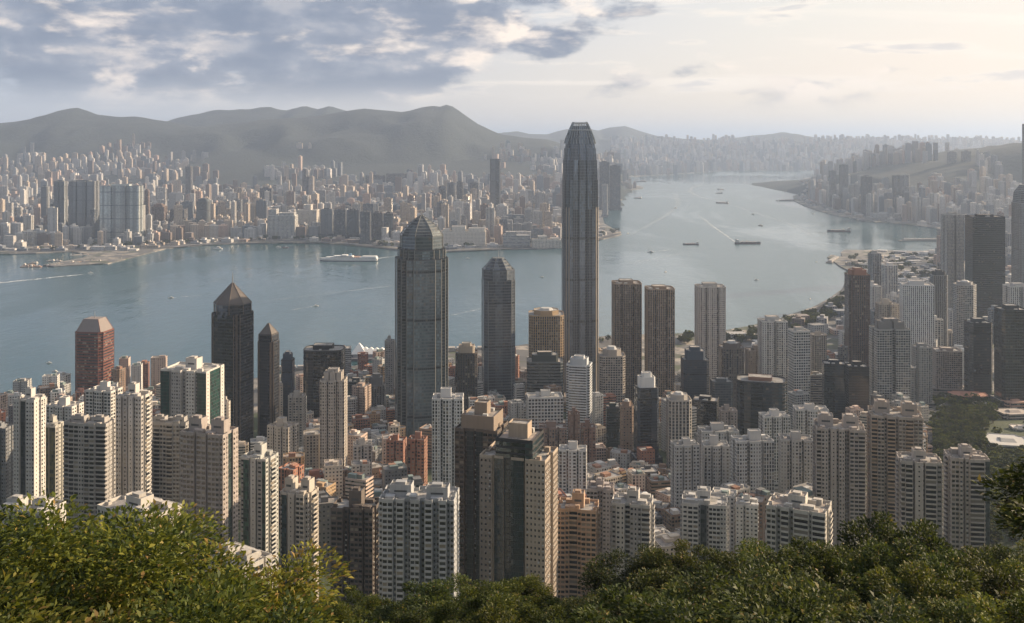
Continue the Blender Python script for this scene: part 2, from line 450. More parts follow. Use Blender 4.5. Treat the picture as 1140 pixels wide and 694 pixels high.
# grassy, shrubby slopes
m, t, b = new_mat('hill_green'); MATS['hill'] = m
pos = t.new('ShaderNodeNewGeometry').outputs['Position']
k = t.noise(pos, .006, 7, .68); k2 = t.noise(pos, .03, 6, .7)
c = t.ramp(t.math('MULTIPLY_ADD', k2, .5, t.math('MULTIPLY', k, .5)), [(.35, (.007, .013, .013)), (.5, (.012, .021, .020)), (.62, (.020, .030, .027)), (.74, (.050, .055, .048))])
t.put(b.inputs['Base Color'], c); b.inputs['Roughness'].default_value = .95
t.put(b.inputs['Normal'], t.bump(k2, 14, .8))
m, t, b = new_mat('slope_undergrowth'); MATS['slope'] = m
pos = t.new('ShaderNodeNewGeometry').outputs['Position']
k = t.noise(pos, .35, 7, .7)
c = t.ramp(k, [(.3, (.012, .018, .007)), (.5, (.03, .045, .014)), (.65, (.055, .07, .022)), (.8, (.09, .085, .04))])
t.put(b.inputs['Base Color'], c); b.inputs['Roughness'].default_value = .95; t.put(b.inputs['Normal'], t.bump(k, 1.2, 1.0))

HK_SHORE = [(-260, 464), (-100, 460), (0, 455), (60, 450), (120, 441), (235, 431), (300, 421), (336, 415), (400, 409), (440, 402), (505, 394), (575, 387), (625, 380), (690, 375), (760, 373),
            (800, 371), (838, 364), (872, 354.5), (905, 343.5), (923, 334), (938, 323), (942, 314), (946, 303), (936, 298), (928, 292), (921, 287.5), (925, 285), (938, 287), (936, 282), (940, 279), (960, 279.5), (985, 279.5),
            (1020, 281), (1052, 279), (1062, 270), (1060, 262), (1052, 256), (1030, 253), (1000, 249.5), (975, 248), (960, 246.5), (945, 243), (930, 240.5), (910, 235), (896, 230), (884, 224), (883, 219), (897, 215),
            (879, 211), (899, 210), (905, 205), (910, 202.5), (899, 201), (893, 199), (915, 197), (960, 195), (1400, 195)]
sheet('island_shore', [gpx(x, y) for x, y in HK_SHORE] + [(9000, 1000), (3000, 900), (-2500, 900)], 3.5, MATS['city_ground'])
KOW_SHORE = [(1500, 189.5), (905, 190), (880, 190.5), (840, 190.5), (800, 191), (760, 194), (720, 196), (690, 198), (684, 201), (700, 205), (716, 208.5), (716, 210.5), (697, 213), (688, 219), (694, 222), (684, 228), (676, 236), (671, 243), (673, 250),
             (682, 255), (691, 258.5), (692, 261.5), (684, 264.5), (664, 268), (640, 273), (627, 276.5), (600, 278), (560, 278.5), (530, 279.5), (500, 281), (478, 284.5), (452, 284), (446, 279.5), (415, 276), (360, 271.5), (318, 271), (270, 272), (225, 274),
             (185, 277.5), (120, 294.5), (104, 295), (60, 297.5), (48, 296), (92, 288), (100, 284), (80, 281), (40, 283), (0, 283.5), (-300, 284)]
sheet('kowloon_shore', [gpx(x, y) for x, y in KOW_SHORE] + [(-20000, 3400), (-20000, 24000), (26000, 24000)], 3.0, MATS['city_ground'])

# ranges behind the city: skyline tables in the frame give each ridge its height along its length
RANGES = [
    (9500, 2600, 3200, [(-900, 150), (-300, 145), (-150, 146), (-60, 140), (0, 138), (30, 134), (45, 131), (62, 127), (74, 122.5), (85, 121), (96, 124), (108, 128.5), (130, 131), (150, 130.5), (165, 133), (190, 137), (215, 140), (250, 138), (290, 134), (330, 131), (365, 127), (390, 122.5), (405, 122), (430, 124), (452, 125), (465, 120.5), (480, 118), (489, 119.5), (498, 117), (506, 120), (514, 127), (530, 138), (545, 146), (560, 151), (585, 154), (610, 156), (640, 165), (680, 200), (700, 240), (2600, 240)]),
    (11600, 2200, 3000, [(-900, 160), (100, 160), (150, 145), (175, 138), (190, 133), (215, 127), (240, 122), (262, 122), (280, 121), (300, 119), (318, 123), (338, 118.5), (353, 122), (367, 117.5), (380, 121.5), (400, 126), (430, 132), (470, 150), (520, 170), (600, 240), (2600, 240)]),
    (16500, 4200, 4000, [(-900, 175), (400, 175), (500, 158), (545, 150), (556, 148), (575, 145.5), (590, 149), (610, 150), (625, 145), (650, 140.5), (665, 145), (680, 141), (695, 140.5), (712, 146), (735, 152), (755, 155), (800, 156), (830, 152.5), (850, 150), (872, 147), (885, 150), (905, 153), (940, 156), (1000, 157.5), (1040, 157), (1065, 153.5), (1090, 153.5), (1120, 157), (1300, 160), (2600, 165)]),
    (6200, 1500, 3000, [(-900, 230), (915, 232), (938, 226), (952, 208), (962, 197), (1000, 191), (1030, 184), (1060, 178), (1080, 175), (1110, 166), (1140, 160), (1200, 152), (1300, 145), (2600, 140)]),
]
RAMP = [(-900, 60), (-200, 90), (0, 120), (80, 170), (130, 215), (175, 190), (215, 265), (260, 300), (300, 285), (360, 235), (450, 245), (520, 235), (600, 215), (640, 200), (700, 150), (780, 130), (880, 120), (1000, 110), (1140, 110), (2600, 100)]
def HZ(X, Y):
    X = np.asarray(X, float); Y = np.asarray(Y, float)
    best = np.full(np.broadcast(X, Y).shape, -8.0)
    n = vnoise(X / 900 + 31, Y / 900 + 7, 3, 5, .55); n2 = vnoise(X / 330 + 3, Y / 330 + 8, 13, 4, .55); rdg = 1 - np.abs(2 * vnoise(X / 620 + 5 + n, Y / 1500 + 40, 5, 4) - 1)
    for yc, wf, wb, tab in RANGES:
        pxx = CX + F * X / yc
        h = CAMZ - (np.interp(pxx, [a for a, b in tab], [b for a, b in tab]) - HY) / F * yc
        d = np.where(Y < yc, (yc - Y) / wf, (Y - yc) / wb)
        f = np.where(d < 1, .55 * (1 - np.clip(d, 0, 1)) ** 1.5 + .45 * (.5 + .5 * np.cos(np.pi * np.clip(d, 0, 1))), 0)
        z = h * f + (rdg - .6) * 190 * f * (1 - f) * np.clip(h / 400, 0, 1) * 4.6 + (n2 - .5) * 46 * f * np.clip(h / 300, 0, 1)
        best = np.maximum(best, np.where(d < 1, z, -8))
    pxx = CX + F * X / np.maximum(Y, 1)
    r = np.interp(pxx, [a for a, b in RAMP], [b for a, b in RAMP])
    s = np.clip((Y - 5500 - 700 * (n - .5)) / 2700, 0, 1); s2 = np.where(pxx > 690, np.clip((Y - 12600) / 3500, 0, 1), s)
    best = np.maximum(best, np.where((Y > 5200) & ((pxx < 690) | (Y > 11800)), r * s2 ** 1.5 * (.75 + .5 * n), -8))
    return np.where(best < 5, -8, best)
def GZ(X, Y): return max(3.0, float(HZ(np.array([X]), np.array([Y]))[0]))
grid('hills', np.arange(-9500, 10500, 60), np.arange(4700, 20600, 75), HZ, MATS['hill'])
def Tn(X, Y): return T(X, Y) + (vnoise(X / 30, Y / 30, 9, 4) - .5) * np.clip(Y / 40, 0, 1) * 5
grid('hillside', np.arange(-900, 1500, 14.0), np.concatenate([np.arange(-60, 160, 5.0), np.arange(160, 1620, 14.0)]), Tn, MATS['slope'])

# haze: even sea air filling the whole place
HAZE = 0.000056
hb = MB(); hb.box(-110000, 110000, -900, 145000, -16, 860)
m = bpy.data.materials.new('haze_air'); m.use_nodes = True; t = NT(m.node_tree); t.n.clear()
pv = t.new('ShaderNodeVolumePrincipled'); pv.inputs['Color'].default_value = (.95, .95, .95, 1); pv.inputs['Density'].default_value = HAZE * .42; pv.inputs['Anisotropy'].default_value = .80     # pale sea haze
pb = t.new('ShaderNodeVolumePrincipled'); pb.inputs['Color'].default_value = (.38, .61, 1.0, 1); pb.inputs['Density'].default_value = HAZE * .60; pb.inputs['Anisotropy'].default_value = 0.0     # blue of the air itself
ad = t.new('ShaderNodeAddShader'); t.l.new(pv.outputs[0], ad.inputs[0]); t.l.new(pb.outputs[0], ad.inputs[1])
o = t.new('ShaderNodeOutputMaterial'); t.l.new(ad.outputs[0], o.inputs['Volume'])
try: m.cycles.homogeneous_volume = True
except Exception: pass
haze = tag(obj('haze', hb, m), None, None, kind='stuff')
# ------------------------------------------------------------------ building kit
def rot2(p, a): return (p[0] * math.cos(a) - p[1] * math.sin(a), p[0] * math.sin(a) + p[1] * math.cos(a))
def stepped(W, D, front, side, back=None, side2=None):
    """outline with stepped bays: each side is a list of (share of its length, inset in metres, code)"""
    back = back or front; side2 = side2 or side
    sides = [front, side, back, side2]; L = [W, D, W, D]
    c = [(-W / 2, -D / 2), (W / 2, -D / 2), (W / 2, D / 2), (-W / 2, D / 2)]
    dirs = [(1, 0), (0, 1), (-1, 0), (0, -1)]; inn = [(0, 1), (-1, 0), (0, -1), (1, 0)]
    pts, codes = [], []
    for k in range(4):
        sp = sides[k]; tot = sum(a for a, _, _ in sp); pos = 0.0
        pi, ni = sides[k - 1][-1][1], sides[(k + 1) % 4][0][1]
        for j, (a, ins, code) in enumerate(sp):
            t0 = pi if j == 0 else pos / tot * L[k]
            pos += a
            t1 = L[k] - ni if j == len(sp) - 1 else pos / tot * L[k]
            P = lambda tt: (c[k][0] + dirs[k][0] * tt + inn[k][0] * ins, c[k][1] + dirs[k][1] * tt + inn[k][1] * ins)
            if j == 0 and not pts: pts.append(P(t0))
            elif j == 0: pass
            else:
                pts.append(P(t0)); codes.append('x')
            pts.append(P(t1)); codes.append(code)
    pts.pop()                                        # the last point repeats the first
    return pts, codes

def plan(kind, W, D):
    x = 'w'
    if kind == 'rect': return [(-W/2, -D/2), (W/2, -D/2), (W/2, D/2), (-W/2, D/2)], None
    if kind in ('cham', 'oct'):
        c = (.13 if kind == 'cham' else .29) * min(W, D)
        return [(-W/2 + c, -D/2), (W/2 - c, -D/2), (W/2, -D/2 + c), (W/2, D/2 - c), (W/2 - c, D/2), (-W/2 + c, D/2), (-W/2, D/2 - c), (-W/2, -D/2 + c)], None
    if kind in ('round', 'stadium'):
        n = 20; p = 2.0 if kind == 'round' else 4.2; out = []
        for k in range(n):
            a = -math.pi / 2 + (k + .5) * 2 * math.pi / n - math.pi / n * 2; ca, sa = math.cos(a), math.sin(a)
            out.append((W/2 * math.copysign(abs(ca) ** (2 / p), ca), D/2 * math.copysign(abs(sa) ** (2 / p), sa)))
        return out, None
    if kind == 'notch': s = [(.14, .10 * D, 0), (.72, 0, 0), (.14, .10 * D, 0)]; return stepped(W, D, s, [(.14, .10 * W, 0), (.72, 0, 0), (.14, .10 * W, 0)])
    if kind == 'cross': return stepped(W, D, [(.30, .26 * D, 0), (.40, 0, 0), (.30, .26 * D, 0)], [(.30, .26 * W, 0), (.40, 0, 0), (.30, .26 * W, 0)])
    if kind == 'slot': s = [(.44, 0, 0), (.12, .16 * D, 0), (.44, 0, 0)]; return stepped(W, D, s, [(.42, 0, 0), (.16, .10 * W, 0), (.42, 0, 0)])
    if kind == 'slot2': s = [(.28, .03 * D, 0), (.07, .16 * D, 0), (.30, 0, 0), (.07, .16 * D, 0), (.28, .03 * D, 0)]; return stepped(W, D, s, [(.40, 0, 0), (.2, .12 * W, 0), (.40, 0, 0)])
    if kind == 'bays': s = [(.10, .03 * D, 0), (.16, 0, 0), (.08, .09 * D, 0), (.32, .01 * D, 0), (.08, .09 * D, 0), (.16, 0, 0), (.10, .03 * D, 0)]; return stepped(W, D, s, [(.2, .03 * W, 0), (.2, 0, 0), (.2, .1 * W, 0), (.2, 0, 0), (.2, .03 * W, 0)])
    raise KeyError(kind)

def fit(kind, Wpx, asp, rot, tan=0.0):
    """scale a plan so that, turned by rot, it is Wpx metres wide as seen from the front"""
    W, D = 1.0, asp
    a = abs(math.cos(rot) - tan * math.sin(rot)) * W + abs(math.sin(rot) + tan * math.cos(rot)) * D     # tan: how far off the view axis it stands
    return Wpx / a, asp * Wpx / a

def inset(poly, k): 
    cx = sum(p[0] for p in poly) / len(poly); cy = sum(p[1] for p in poly) / len(poly)
    return [(cx + (x - cx) * k, cy + (y - cy) * k) for x, y in poly]

def shell(mb, poly, z0, z1, du, st, para=1.3, wall=0, roof=1, poly1=None, cap=True, blank=False, vtop=0):
    """outer walls with window layout in their UVs, parapet with thickness, roof slab inside it"""
    nv = max(1, round((z1 - z0) / st))
    def uvf(i, a, b):
        L = math.hypot(b[0] - a[0], b[1] - a[1]); nu = round(L / du)
        if nu < 1 or blank: return [(0, 0)] * 4
        return [(i * 40, 0), (i * 40 + nu, 0), (i * 40 + nu, nv), (i * 40, nv)]
    mb.prism(poly, z0, z1, wall, None, poly1, uvfn=uvf)
    q = poly1 or poly
    if not cap: return
    if para:
        mb.prism(q, z1, z1 + para, wall)
        R_ = max(math.hypot(*p) for p in q); k = 1 - .45 / R_ if R_ > 5 else .93
        qi = inset(q, k); n = len(q)
        for i in range(n):
            a, b, a1, b1 = q[i], q[(i + 1) % n], qi[i], qi[(i + 1) % n]
            mb.poly([(*a, z1 + para), (*b, z1 + para), (*b1, z1 + para), (*a1, z1 + para)], wall)
            mb.poly([(*b1, z1 + para), (*b1, z1), (*a1, z1), (*a1, z1 + para)][::-1], wall)
        mb.poly([(x, y, z1) for x, y in qi], roof)
    else: mb.poly([(x, y, z1) for x, y in q], roof)

HEROES, FOOT = [], []          # (screen x, screen y of middle, reference phrase, Y), footprints (X, Y, radius)
def register(ref, x0, x1, yt, Y, W, D):
    X = ((x0 + x1) / 2 - CX) / F * Y
    if ref: HEROES.append(((x0 + x1) / 2, yt, ref, Y))
    FOOT.append((X, Y, W / 2, D / 2))

CATNAME = {'apartment tower': 'apartment_tower', 'office tower': 'office_tower', 'apartment block': 'apartment_block', 'office block': 'office_block', 'low block': 'low_block', 'hotel': 'hotel_building', 'mall': 'shopping_mall'}

def roof_kit(parent, poly, zt, W, D, color, kind='res', rnd=random):
    """plant on the roof: lift machine room, water tanks, mast"""
    tw = W * rnd.uniform(.26, .36); td = D * rnd.uniform(.26, .38); h = rnd.uniform(4.5, 8)
    ox, oy = W * rnd.uniform(-.08, .08), D * rnd.uniform(-.06, .1)
    if kind in ('res', 'resx'):
        mb = MB(); q = [(ox - tw/2, oy - td/2), (ox + tw/2, oy - td/2), (ox + tw/2, oy + td/2), (ox - tw/2, oy + td/2)]
        shell(mb, q, zt + .01, zt + h, 99, 3, .6, blank=True)
        obj('machine_room', mb, [MATS['trim'], MATS['roof']], parent, color)
        for s in (-1, 1):
            if rnd.random() < .75:
                mb = MB(); a = W * rnd.uniform(.09, .15); bx = ox + s * (tw / 2 + a * .5 + W * .03); b2 = D * rnd.uniform(.1, .2); y0 = oy + D * rnd.uniform(-.12, .08)
                mb.box(bx - a/2, bx + a/2, y0 - b2/2, y0 + b2/2, zt + .01, zt + rnd.uniform(2.2, 4.2))
                obj('water_tank', mb, MATS['trim'], parent, sh(color, .7, 1.05))
        if kind == 'resx' or rnd.random() < .3:
            mb = MB(); mb.tube([(ox, oy, zt + h - .2), (ox, oy, zt + h + rnd.uniform(5, 9))], [.16, .06], 5); obj('mast', mb, MATS['steel'], parent)
    elif kind == 'flat':
        mb = MB(); q = [(-W*.26, -D*.2), (W*.22, -D*.2), (W*.22, D*.26), (-W*.26, D*.26)]
        shell(mb, q, zt + .01, zt + h * .8, 99, 3, .5, blank=True); obj('plant_room', mb, [MATS['trim'], MATS['roof']], parent, tuple(c * .8 for c in color))
        for k in range(rnd.randint(2, 4)):
            mb = MB(); x = W * rnd.uniform(-.34, .34); y = D * rnd.choice((-.33, -.3, .34)); s = rnd.uniform(1.4, 2.6)
            mb.box(x - s, x + s, y - s * .6, y + s * .6, zt + .01, zt + rnd.uniform(1.5, 2.6)); obj('cooling_unit', mb, MATS['tank_grey'], parent)
    elif kind == 'step':
        mb = MB(); shell(mb, inset(poly, .72), zt + .01, zt + h * 1.5, 3, 3.4, .8); obj('upper_tier', mb, [MATS['trim'], MATS['roof']], parent, tuple(c * .92 for c in color))
        mb = MB(); shell(mb, inset(poly, .42), zt + h * 1.5 + .01, zt + h * 2.1, 99, 3, .5, blank=True); obj('plant_room', mb, [MATS['trim'], MATS['roof']], parent, color)
    elif kind == 'drum':
        mb = MB(); q = plan('oct', W * .7, D * .7)[0]; shell(mb, q, zt + .01, zt + h, 3, 3, .8); obj('roof_drum', mb, [MATS['trim'], MATS['roof']], parent, tuple(c * .95 for c in color))
        mb = MB(); q = plan('oct', W * .4, D * .4)[0]; mb.prism(q, zt + h + .02, zt + h * 1.5, 0, 0, inset(q, .75)); obj('skylight', mb, MATS['tank_grey'], parent)

def tower(ref, label, cat, x0, x1, yt, Y, style, color, pl='slot', asp=.8, rot=0, crown='res', du=None, st=None, group=None, z0=None, ztop=None, tint=None):
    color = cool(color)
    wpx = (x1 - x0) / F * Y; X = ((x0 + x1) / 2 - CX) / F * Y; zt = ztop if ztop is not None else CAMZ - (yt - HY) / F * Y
    rot = R(rot); W, D = fit(pl, wpx, asp, rot, X / Y)
    Yc = Y
    if z0 is None: z0 = min(TL(X, Y - D / 2), TL(X, Y + D / 2)) - 2
    root = thing(CATNAME.get(cat, cat.replace(' ', '_')), label, cat, (X, Yc, 0), rot, group)
    register(ref, x0, x1, yt, Y, wpx, wpx * max(asp, .5))
    poly, _ = plan(pl, W, D)
    body = MB(); para = 1.4 if crown != 'none' else .8
    dz = {'res': 5, 'resx': 6, 'flat': 4, 'step': 9, 'drum': 6, 'none': 1}[crown]
    if zt - dz - z0 < 12: dz = 2
    shell(body, poly, z0, zt - dz, du or 3.2, st or 3.1, para)
    obj('tower_body' if 'tower' in cat else 'main_block', body, [MATS[style], MATS['roof']], root, color)
    if crown != 'none':
        rc = tint or color
        roof_kit(root, poly, zt - dz, W, D, rc, crown)
    if asp > .3 and wpx > 12 and random.random() < .6:
        mb = MB(); q = inset([(-W/2, -D/2), (W/2, -D/2), (W/2, D/2), (-W/2, D/2)], 1.25); g = TL(X, Y)
        shell(mb, q, min(g, z0) - 3, g + random.uniform(9, 16), 4, 4, 1.0); obj('podium', mb, [MATS['ribbon'], MATS['roof']], root, tuple(.8 * c for c in color))
    return root, W, D, zt - dz, z0

# ------------------------------------------------------------------ near apartment towers with modelled windows and balconies
def wall_cells(wall, glass, a, b, z0, z1, du, st, pat, wv, sill, depth, uoff, band=0.0, full=False):
    a = np.array(a); b = np.array(b); L = np.linalg.norm(b - a)
    nu = max(1, round(L / du)); nv = max(1, round((z1 - z0) / st)); e = (b - a) / L; n = np.array([e[1], -e[0]])
    cw = L / nu; ch = (z1 - z0) / nv
    iu, iv = np.meshgrid(np.arange(nu), np.arange(nv), indexing='ij'); iu = iu.ravel(); iv = iv.ravel()
    wu = np.array(pat)[iu % len(pat)]
    ua, ub = (iu + .5 - wu / 2) * cw, (iu + .5 + wu / 2) * cw
    va, vb = z0 + (iv + sill) * ch, z0 + (iv + sill + wv) * ch
    def P(u, v, dd):
        out = np.empty((len(iu), 3)); uu = np.broadcast_to(u, iu.shape)
        out[:, 0] = a[0] + e[0] * uu - n[0] * dd; out[:, 1] = a[1] + e[1] * uu - n[1] * dd; out[:, 2] = v
        return out
    Q = lambda *p: np.stack(p, 1)
    u0, u1, v0, v1 = iu * cw, (iu + 1) * cw, z0 + iv * ch, z0 + (iv + 1) * ch
    wall.quads(Q(P(u0, v0, 0), P(u1, v0, 0), P(u1, va, 0), P(u0, va, 0)))
    wall.quads(Q(P(u0, vb, 0), P(u1, vb, 0), P(u1, v1, 0), P(u0, v1, 0)))
    wall.quads(Q(P(u0, va, 0), P(ua, va, 0), P(ua, vb, 0), P(u0, vb, 0)))
    wall.quads(Q(P(ub, va, 0), P(u1, va, 0), P(u1, vb, 0), P(ub, vb, 0)))
    wall.quads(Q(P(ua, va, 0), P(ub, va, 0), P(ub, va, depth), P(ua, va, depth)))
    wall.quads(Q(P(ua, vb, depth), P(ub, vb, depth), P(ub, vb, 0), P(ua, vb, 0)))
    wall.quads(Q(P(ua, va, 0), P(ua, va, depth), P(ua, vb, depth), P(ua, vb, 0)))
    wall.quads(Q(P(ub, va, depth), P(ub, va, 0), P(ub, vb, 0), P(ub, vb, depth)))
    cu = np.stack([iu + uoff, iv], -1).astype(float); UV = np.repeat(cu[:, None, :], 4, 1)
    glass.quads(Q(P(ua, va, depth), P(ub, va, depth), P(ub, vb, depth), P(ua, vb, depth)), 0, UV)
    if band:
        iv2 = np.arange(nv); zz = z0 + iv2 * ch
        def PB(u, v, dd): return np.stack([np.full(nv, a[0] + e[0] * u + n[0] * dd), np.full(nv, a[1] + e[1] * u + n[1] * dd), v], -1)
        lo, hi = zz - .12, zz + .2
        for (p, q_, r_, s_) in (((0, lo, band), (L, lo, band), (L, hi, band), (0, hi, band)), ((0, hi, band), (L, hi, band), (L, hi, -.05), (0, hi, -.05)), ((0, lo, -.05), (L, lo, -.05), (L, lo, band), (0, lo, band)),
                                ((0, lo, -.05), (0, lo, band), (0, hi, band), (0, hi, -.05)), ((L, lo, band), (L, lo, -.05), (L, hi, -.05), (L, hi, band))):
            wall.quads(Q(PB(*p), PB(*q_), PB(*r_), PB(*s_)))

def balconies(mb, a, b, z0, z1, st, out, solid):
    """one stack of balconies on the wall from a to b: slab, side walls and parapet at every storey"""
    a = np.array(a); b = np.array(b); L = np.linalg.norm(b - a); e = (b - a) / L; n = np.array([e[1], -e[0]])
    nv = max(1, round((z1 - z0) / st)); ch = (z1 - z0) / nv
    g0, g1 = .12 * min(1, L / 4), L - .12 * min(1, L / 4)
    def bx(u0, u1, d0, d1, lo, hi):
        c = [a + e * u0 + n * d0, a + e * u1 + n * d0, a + e * u1 + n * d1, a + e * u0 + n * d1]       # d1 is outermost
        q = [c[3], c[2], c[1], c[0]]
        mb.prism([tuple(p) for p in q], lo, hi, 0, 0, bottom=True)
    for k in range(nv):
        z = z0 + k * ch
        bx(g0, g1, -.02, out, z - .14, z + .06)
        bx(g0, g1, out - .12, out, z + .06, z + (.98 if solid else .9))
        bx(g0, g0 + .12, -.02, out - .12, z + .06, z + .98); bx(g1 - .12, g1, -.02, out - .12, z + .06, z + .98)

class Slot:
    def __init__(s, mb, k): s.mb = mb; s.k = k
    def quads(s, P, mat=0, UV=None): s.mb.quads(P, s.k, UV)
def aircons(mb, a, b, z0, z1, du, st, share):
    """air conditioners under some of the windows"""
    a = np.array(a); b = np.array(b); L = np.linalg.norm(b - a); e = (b - a) / L; n = np.array([e[1], -e[0]])
    nu = max(1, round(L / du)); nv = max(1, round((z1 - z0) / st)); ch = (z1 - z0) / nv; cw = L / nu
    cols = RNG.random(nu) < .6
    for i in range(nu):
        if not cols[i]: continue
        for j in range(nv):
            if RNG.random() > share: continue
            u = (i + .5) * cw + RNG.uniform(-.3, .3); z = z0 + (j + .05) * ch
            c = [a + e * (u - .45) - n * .02, a + e * (u + .45) - n * .02, a + e * (u + .45) + n * .42, a + e * (u - .45) + n * .42]
            mb.prism([tuple(c[3]), tuple(c[2]), tuple(c[1]), tuple(c[0])], z, z + .58, 0, 0)
def near_tower(ref, label, x0, x1, yt, Y, color, front, side, asp=.8, rot=0, du=2.4, st=3.0, top=6.0, cat='apartment tower', glasscol=(.05, .11, .10), glass='pane', solid=True, band=0.0, wv=.46, pat=(.62, .36), balc=1.15, roofkit='resx', z0=None, extra=(), bcol=None, group=None, warm=False):
    wpx = (x1 - x0) / F * Y; X = ((x0 + x1) / 2 - CX) / F * Y; rot = R(rot)
    W, D = fit('rect', wpx, asp, rot, X / Y); zt = CAMZ - (yt - HY) / F * Y
    if z0 is None: z0 = float(min(T(X, Y - D / 2), T(X, Y + D / 2))) - 2
    root = thing(CATNAME.get(cat, cat.replace(' ', '_')), label, cat, (X, Y, 0), rot, group)
    register(ref, x0, x1, yt, Y, wpx, wpx * max(asp, .5))
    poly, codes = stepped(W, D, front, side)
    ztop = zt - top; zs = ztop - st * int((ztop - z0) / st)
    wall, pan, gg, ac = MB(), MB(), MB(), MB()
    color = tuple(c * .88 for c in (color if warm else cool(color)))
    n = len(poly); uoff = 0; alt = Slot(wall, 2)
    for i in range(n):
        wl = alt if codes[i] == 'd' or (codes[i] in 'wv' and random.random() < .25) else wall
        a, b = poly[i], poly[(i + 1) % n]; L = math.hypot(b[0] - a[0], b[1] - a[1]); code = codes[i]
        if L < .05: continue
        wa, wb = rot2(a, rot), rot2(b, rot); mid = ((wa[0] + wb[0]) / 2 + X, (wa[1] + wb[1]) / 2 + Y); nrm = ((wb[1] - wa[1]) / L, -(wb[0] - wa[0]) / L)
        facing = (nrm[0] * mid[0] + nrm[1] * mid[1]) / math.hypot(*mid)
        wall.poly([(*a, z0), (*b, z0), (*b, zs), (*a, zs)])
        uoff += 50
        if facing > .30 or code == 'x' and L < 1.6: wall.poly([(*a, zs), (*b, zs), (*b, ztop), (*a, ztop)])
        elif code == 'x': wall_cells(wall, pan, a, b, zs, ztop, 4.5, st, (.2,), .34, .38, .2, uoff)
        elif code == 'w': wall_cells(wl, pan, a, b, zs, ztop, du, st, pat, wv, .32, .22, uoff, band)
        elif code == 'W': wall_cells(wall, pan, a, b, zs, ztop, du * 1.15, st, (.80,), .56, .26, .25, uoff, max(band, .3))
        elif code == 'v': wall_cells(wl, pan, a, b, zs, ztop, du, st, (.42,), .40, .34, .22, uoff, 0)
        elif code == 'd': wall_cells(wl, pan, a, b, zs, ztop, 2.2, st, (.5,), .5, .3, .25, uoff, 0)
        elif code == 'g': wall_cells(Slot(gg, 1), gg, a, b, zs, ztop, 1.5, st, (.93,), .88, .06, .08, uoff, 0)
        if code in 'wdv' and facing < .3 and L > 1.6 and Y < 830: aircons(ac, a, b, zs, ztop, du, st, .5)
        if code == 'b' and not facing > .30:
            wall_cells(wall, pan, a, b, zs, ztop, max(L, 1), st, (.90,), .76, .04, .3, uoff)
            bb = MB(); balconies(bb, a, b, zs, ztop, st, balc, solid)
            obj('balcony_stack', bb, MATS['near_wall'], root, bcol or color)
    # crown: parapet, roof
    shell(wall, poly, ztop, ztop + .02, 999, 9, 1.5, 0, 1, blank=True)
    obj('tower_body', wall, [MATS['near_wall'], MATS['roof'], MATS['near_wall_dark']], root, color)
    if pan.b: tag(obj('window_panes', pan, MATS['pane'], root), None, None, kind='stuff')
    if ac.b: tag(obj('air_conditioners', ac, MATS['tank_grey'], root), None, None, kind='stuff')
    if gg.b: tag(obj('curtain_glazing', gg, [MATS['green_glass'], MATS['mullion']], root, glasscol), None, None, kind='stuff')
    if roofkit: near_roof(root, ztop, W, D, color, top, roofkit)
    return root, W, D, ztop, z0

def near_roof(root, z, W, D, color, top, kind):
    rnd = random
    w, d = min(W * .30, 11), min(D * .36, 10)
    hs = ([0] if kind in ('resx', 'one') else [-.26, .26])
    for s in hs:
        mb = MB(); ox = W * s + W * rnd.uniform(-.03, .03); oy = D * rnd.uniform(-.05, .06)
        q = [(ox - w/2, oy - d/2), (ox + w/2, oy - d/2), (ox + w/2, oy + d/2), (ox - w/2, oy + d/2)]
        shell(mb, q, z + .01, z + top, 99, 3, .7, blank=True); mr = obj('machine_room', mb, [MATS['near_wall'], MATS['roof']], root, color)
        mb = MB(); 
        mb.box(ox - w * .3, ox + w * .3, oy - d/2 - .04, oy - d/2 + .1, z + top * .45, z + top * .62)
        obj('louvre', mb, MATS['dark_steel'], mr)
        q = [(ox - w*.28, oy - d*.28), (ox + w*.2, oy - d*.28), (ox + w*.2, oy + d*.25), (ox - w*.28, oy + d*.25)]
        mb = MB(); mb.prism(q, z + top + .01, z + top + 1.6, 0, 0); obj('water_tank', mb, MATS['near_wall'], root, tuple(c * .85 for c in color))
        if kind == 'resx':
            mb = MB(); mb.tube([(ox + w * .3, oy, z + top), (ox + w * .3, oy, z + top + 7)], [.14, .05], 5); obj('mast', mb, MATS['steel'], root)
    for k in range(rnd.randint(6, 10)):                  # stair heads, tanks and canopies along the roof edges
        mb = MB(); x = W * rnd.uniform(-.38, .38); y = D * rnd.choice((-.3, -.26, .28, .33)); a, b2, h = rnd.uniform(1.2, 3.0), rnd.uniform(1, 2.2), rnd.uniform(1.6, 3.2)
        mb.box(x - a, x + a, y - b2, y + b2, z + .01, z + h); obj('stair_head' if h > 2.4 else 'roof_tank', mb, MATS['near_wall'], root, sh(color, .75, 1.05))
# ------------------------------------------------------------------ the named towers of the business district
PINK, ORANGE, BROWN, DBROWN = (.49, .385, .315), (.50, .34, .22), (.21, .155, .115), (.095, .075, .062)
BRICK, GREY, DGREY = (.33, .14, .09), (.35, .355, .36), (.14, .145, .15)
NAVY, TEAL, BLACK, STEEL = (.06, .085, .125), (.08, .12, .13), (.034, .040, .052), (.12, .15, .175)
SP = (.125, .165, .19)

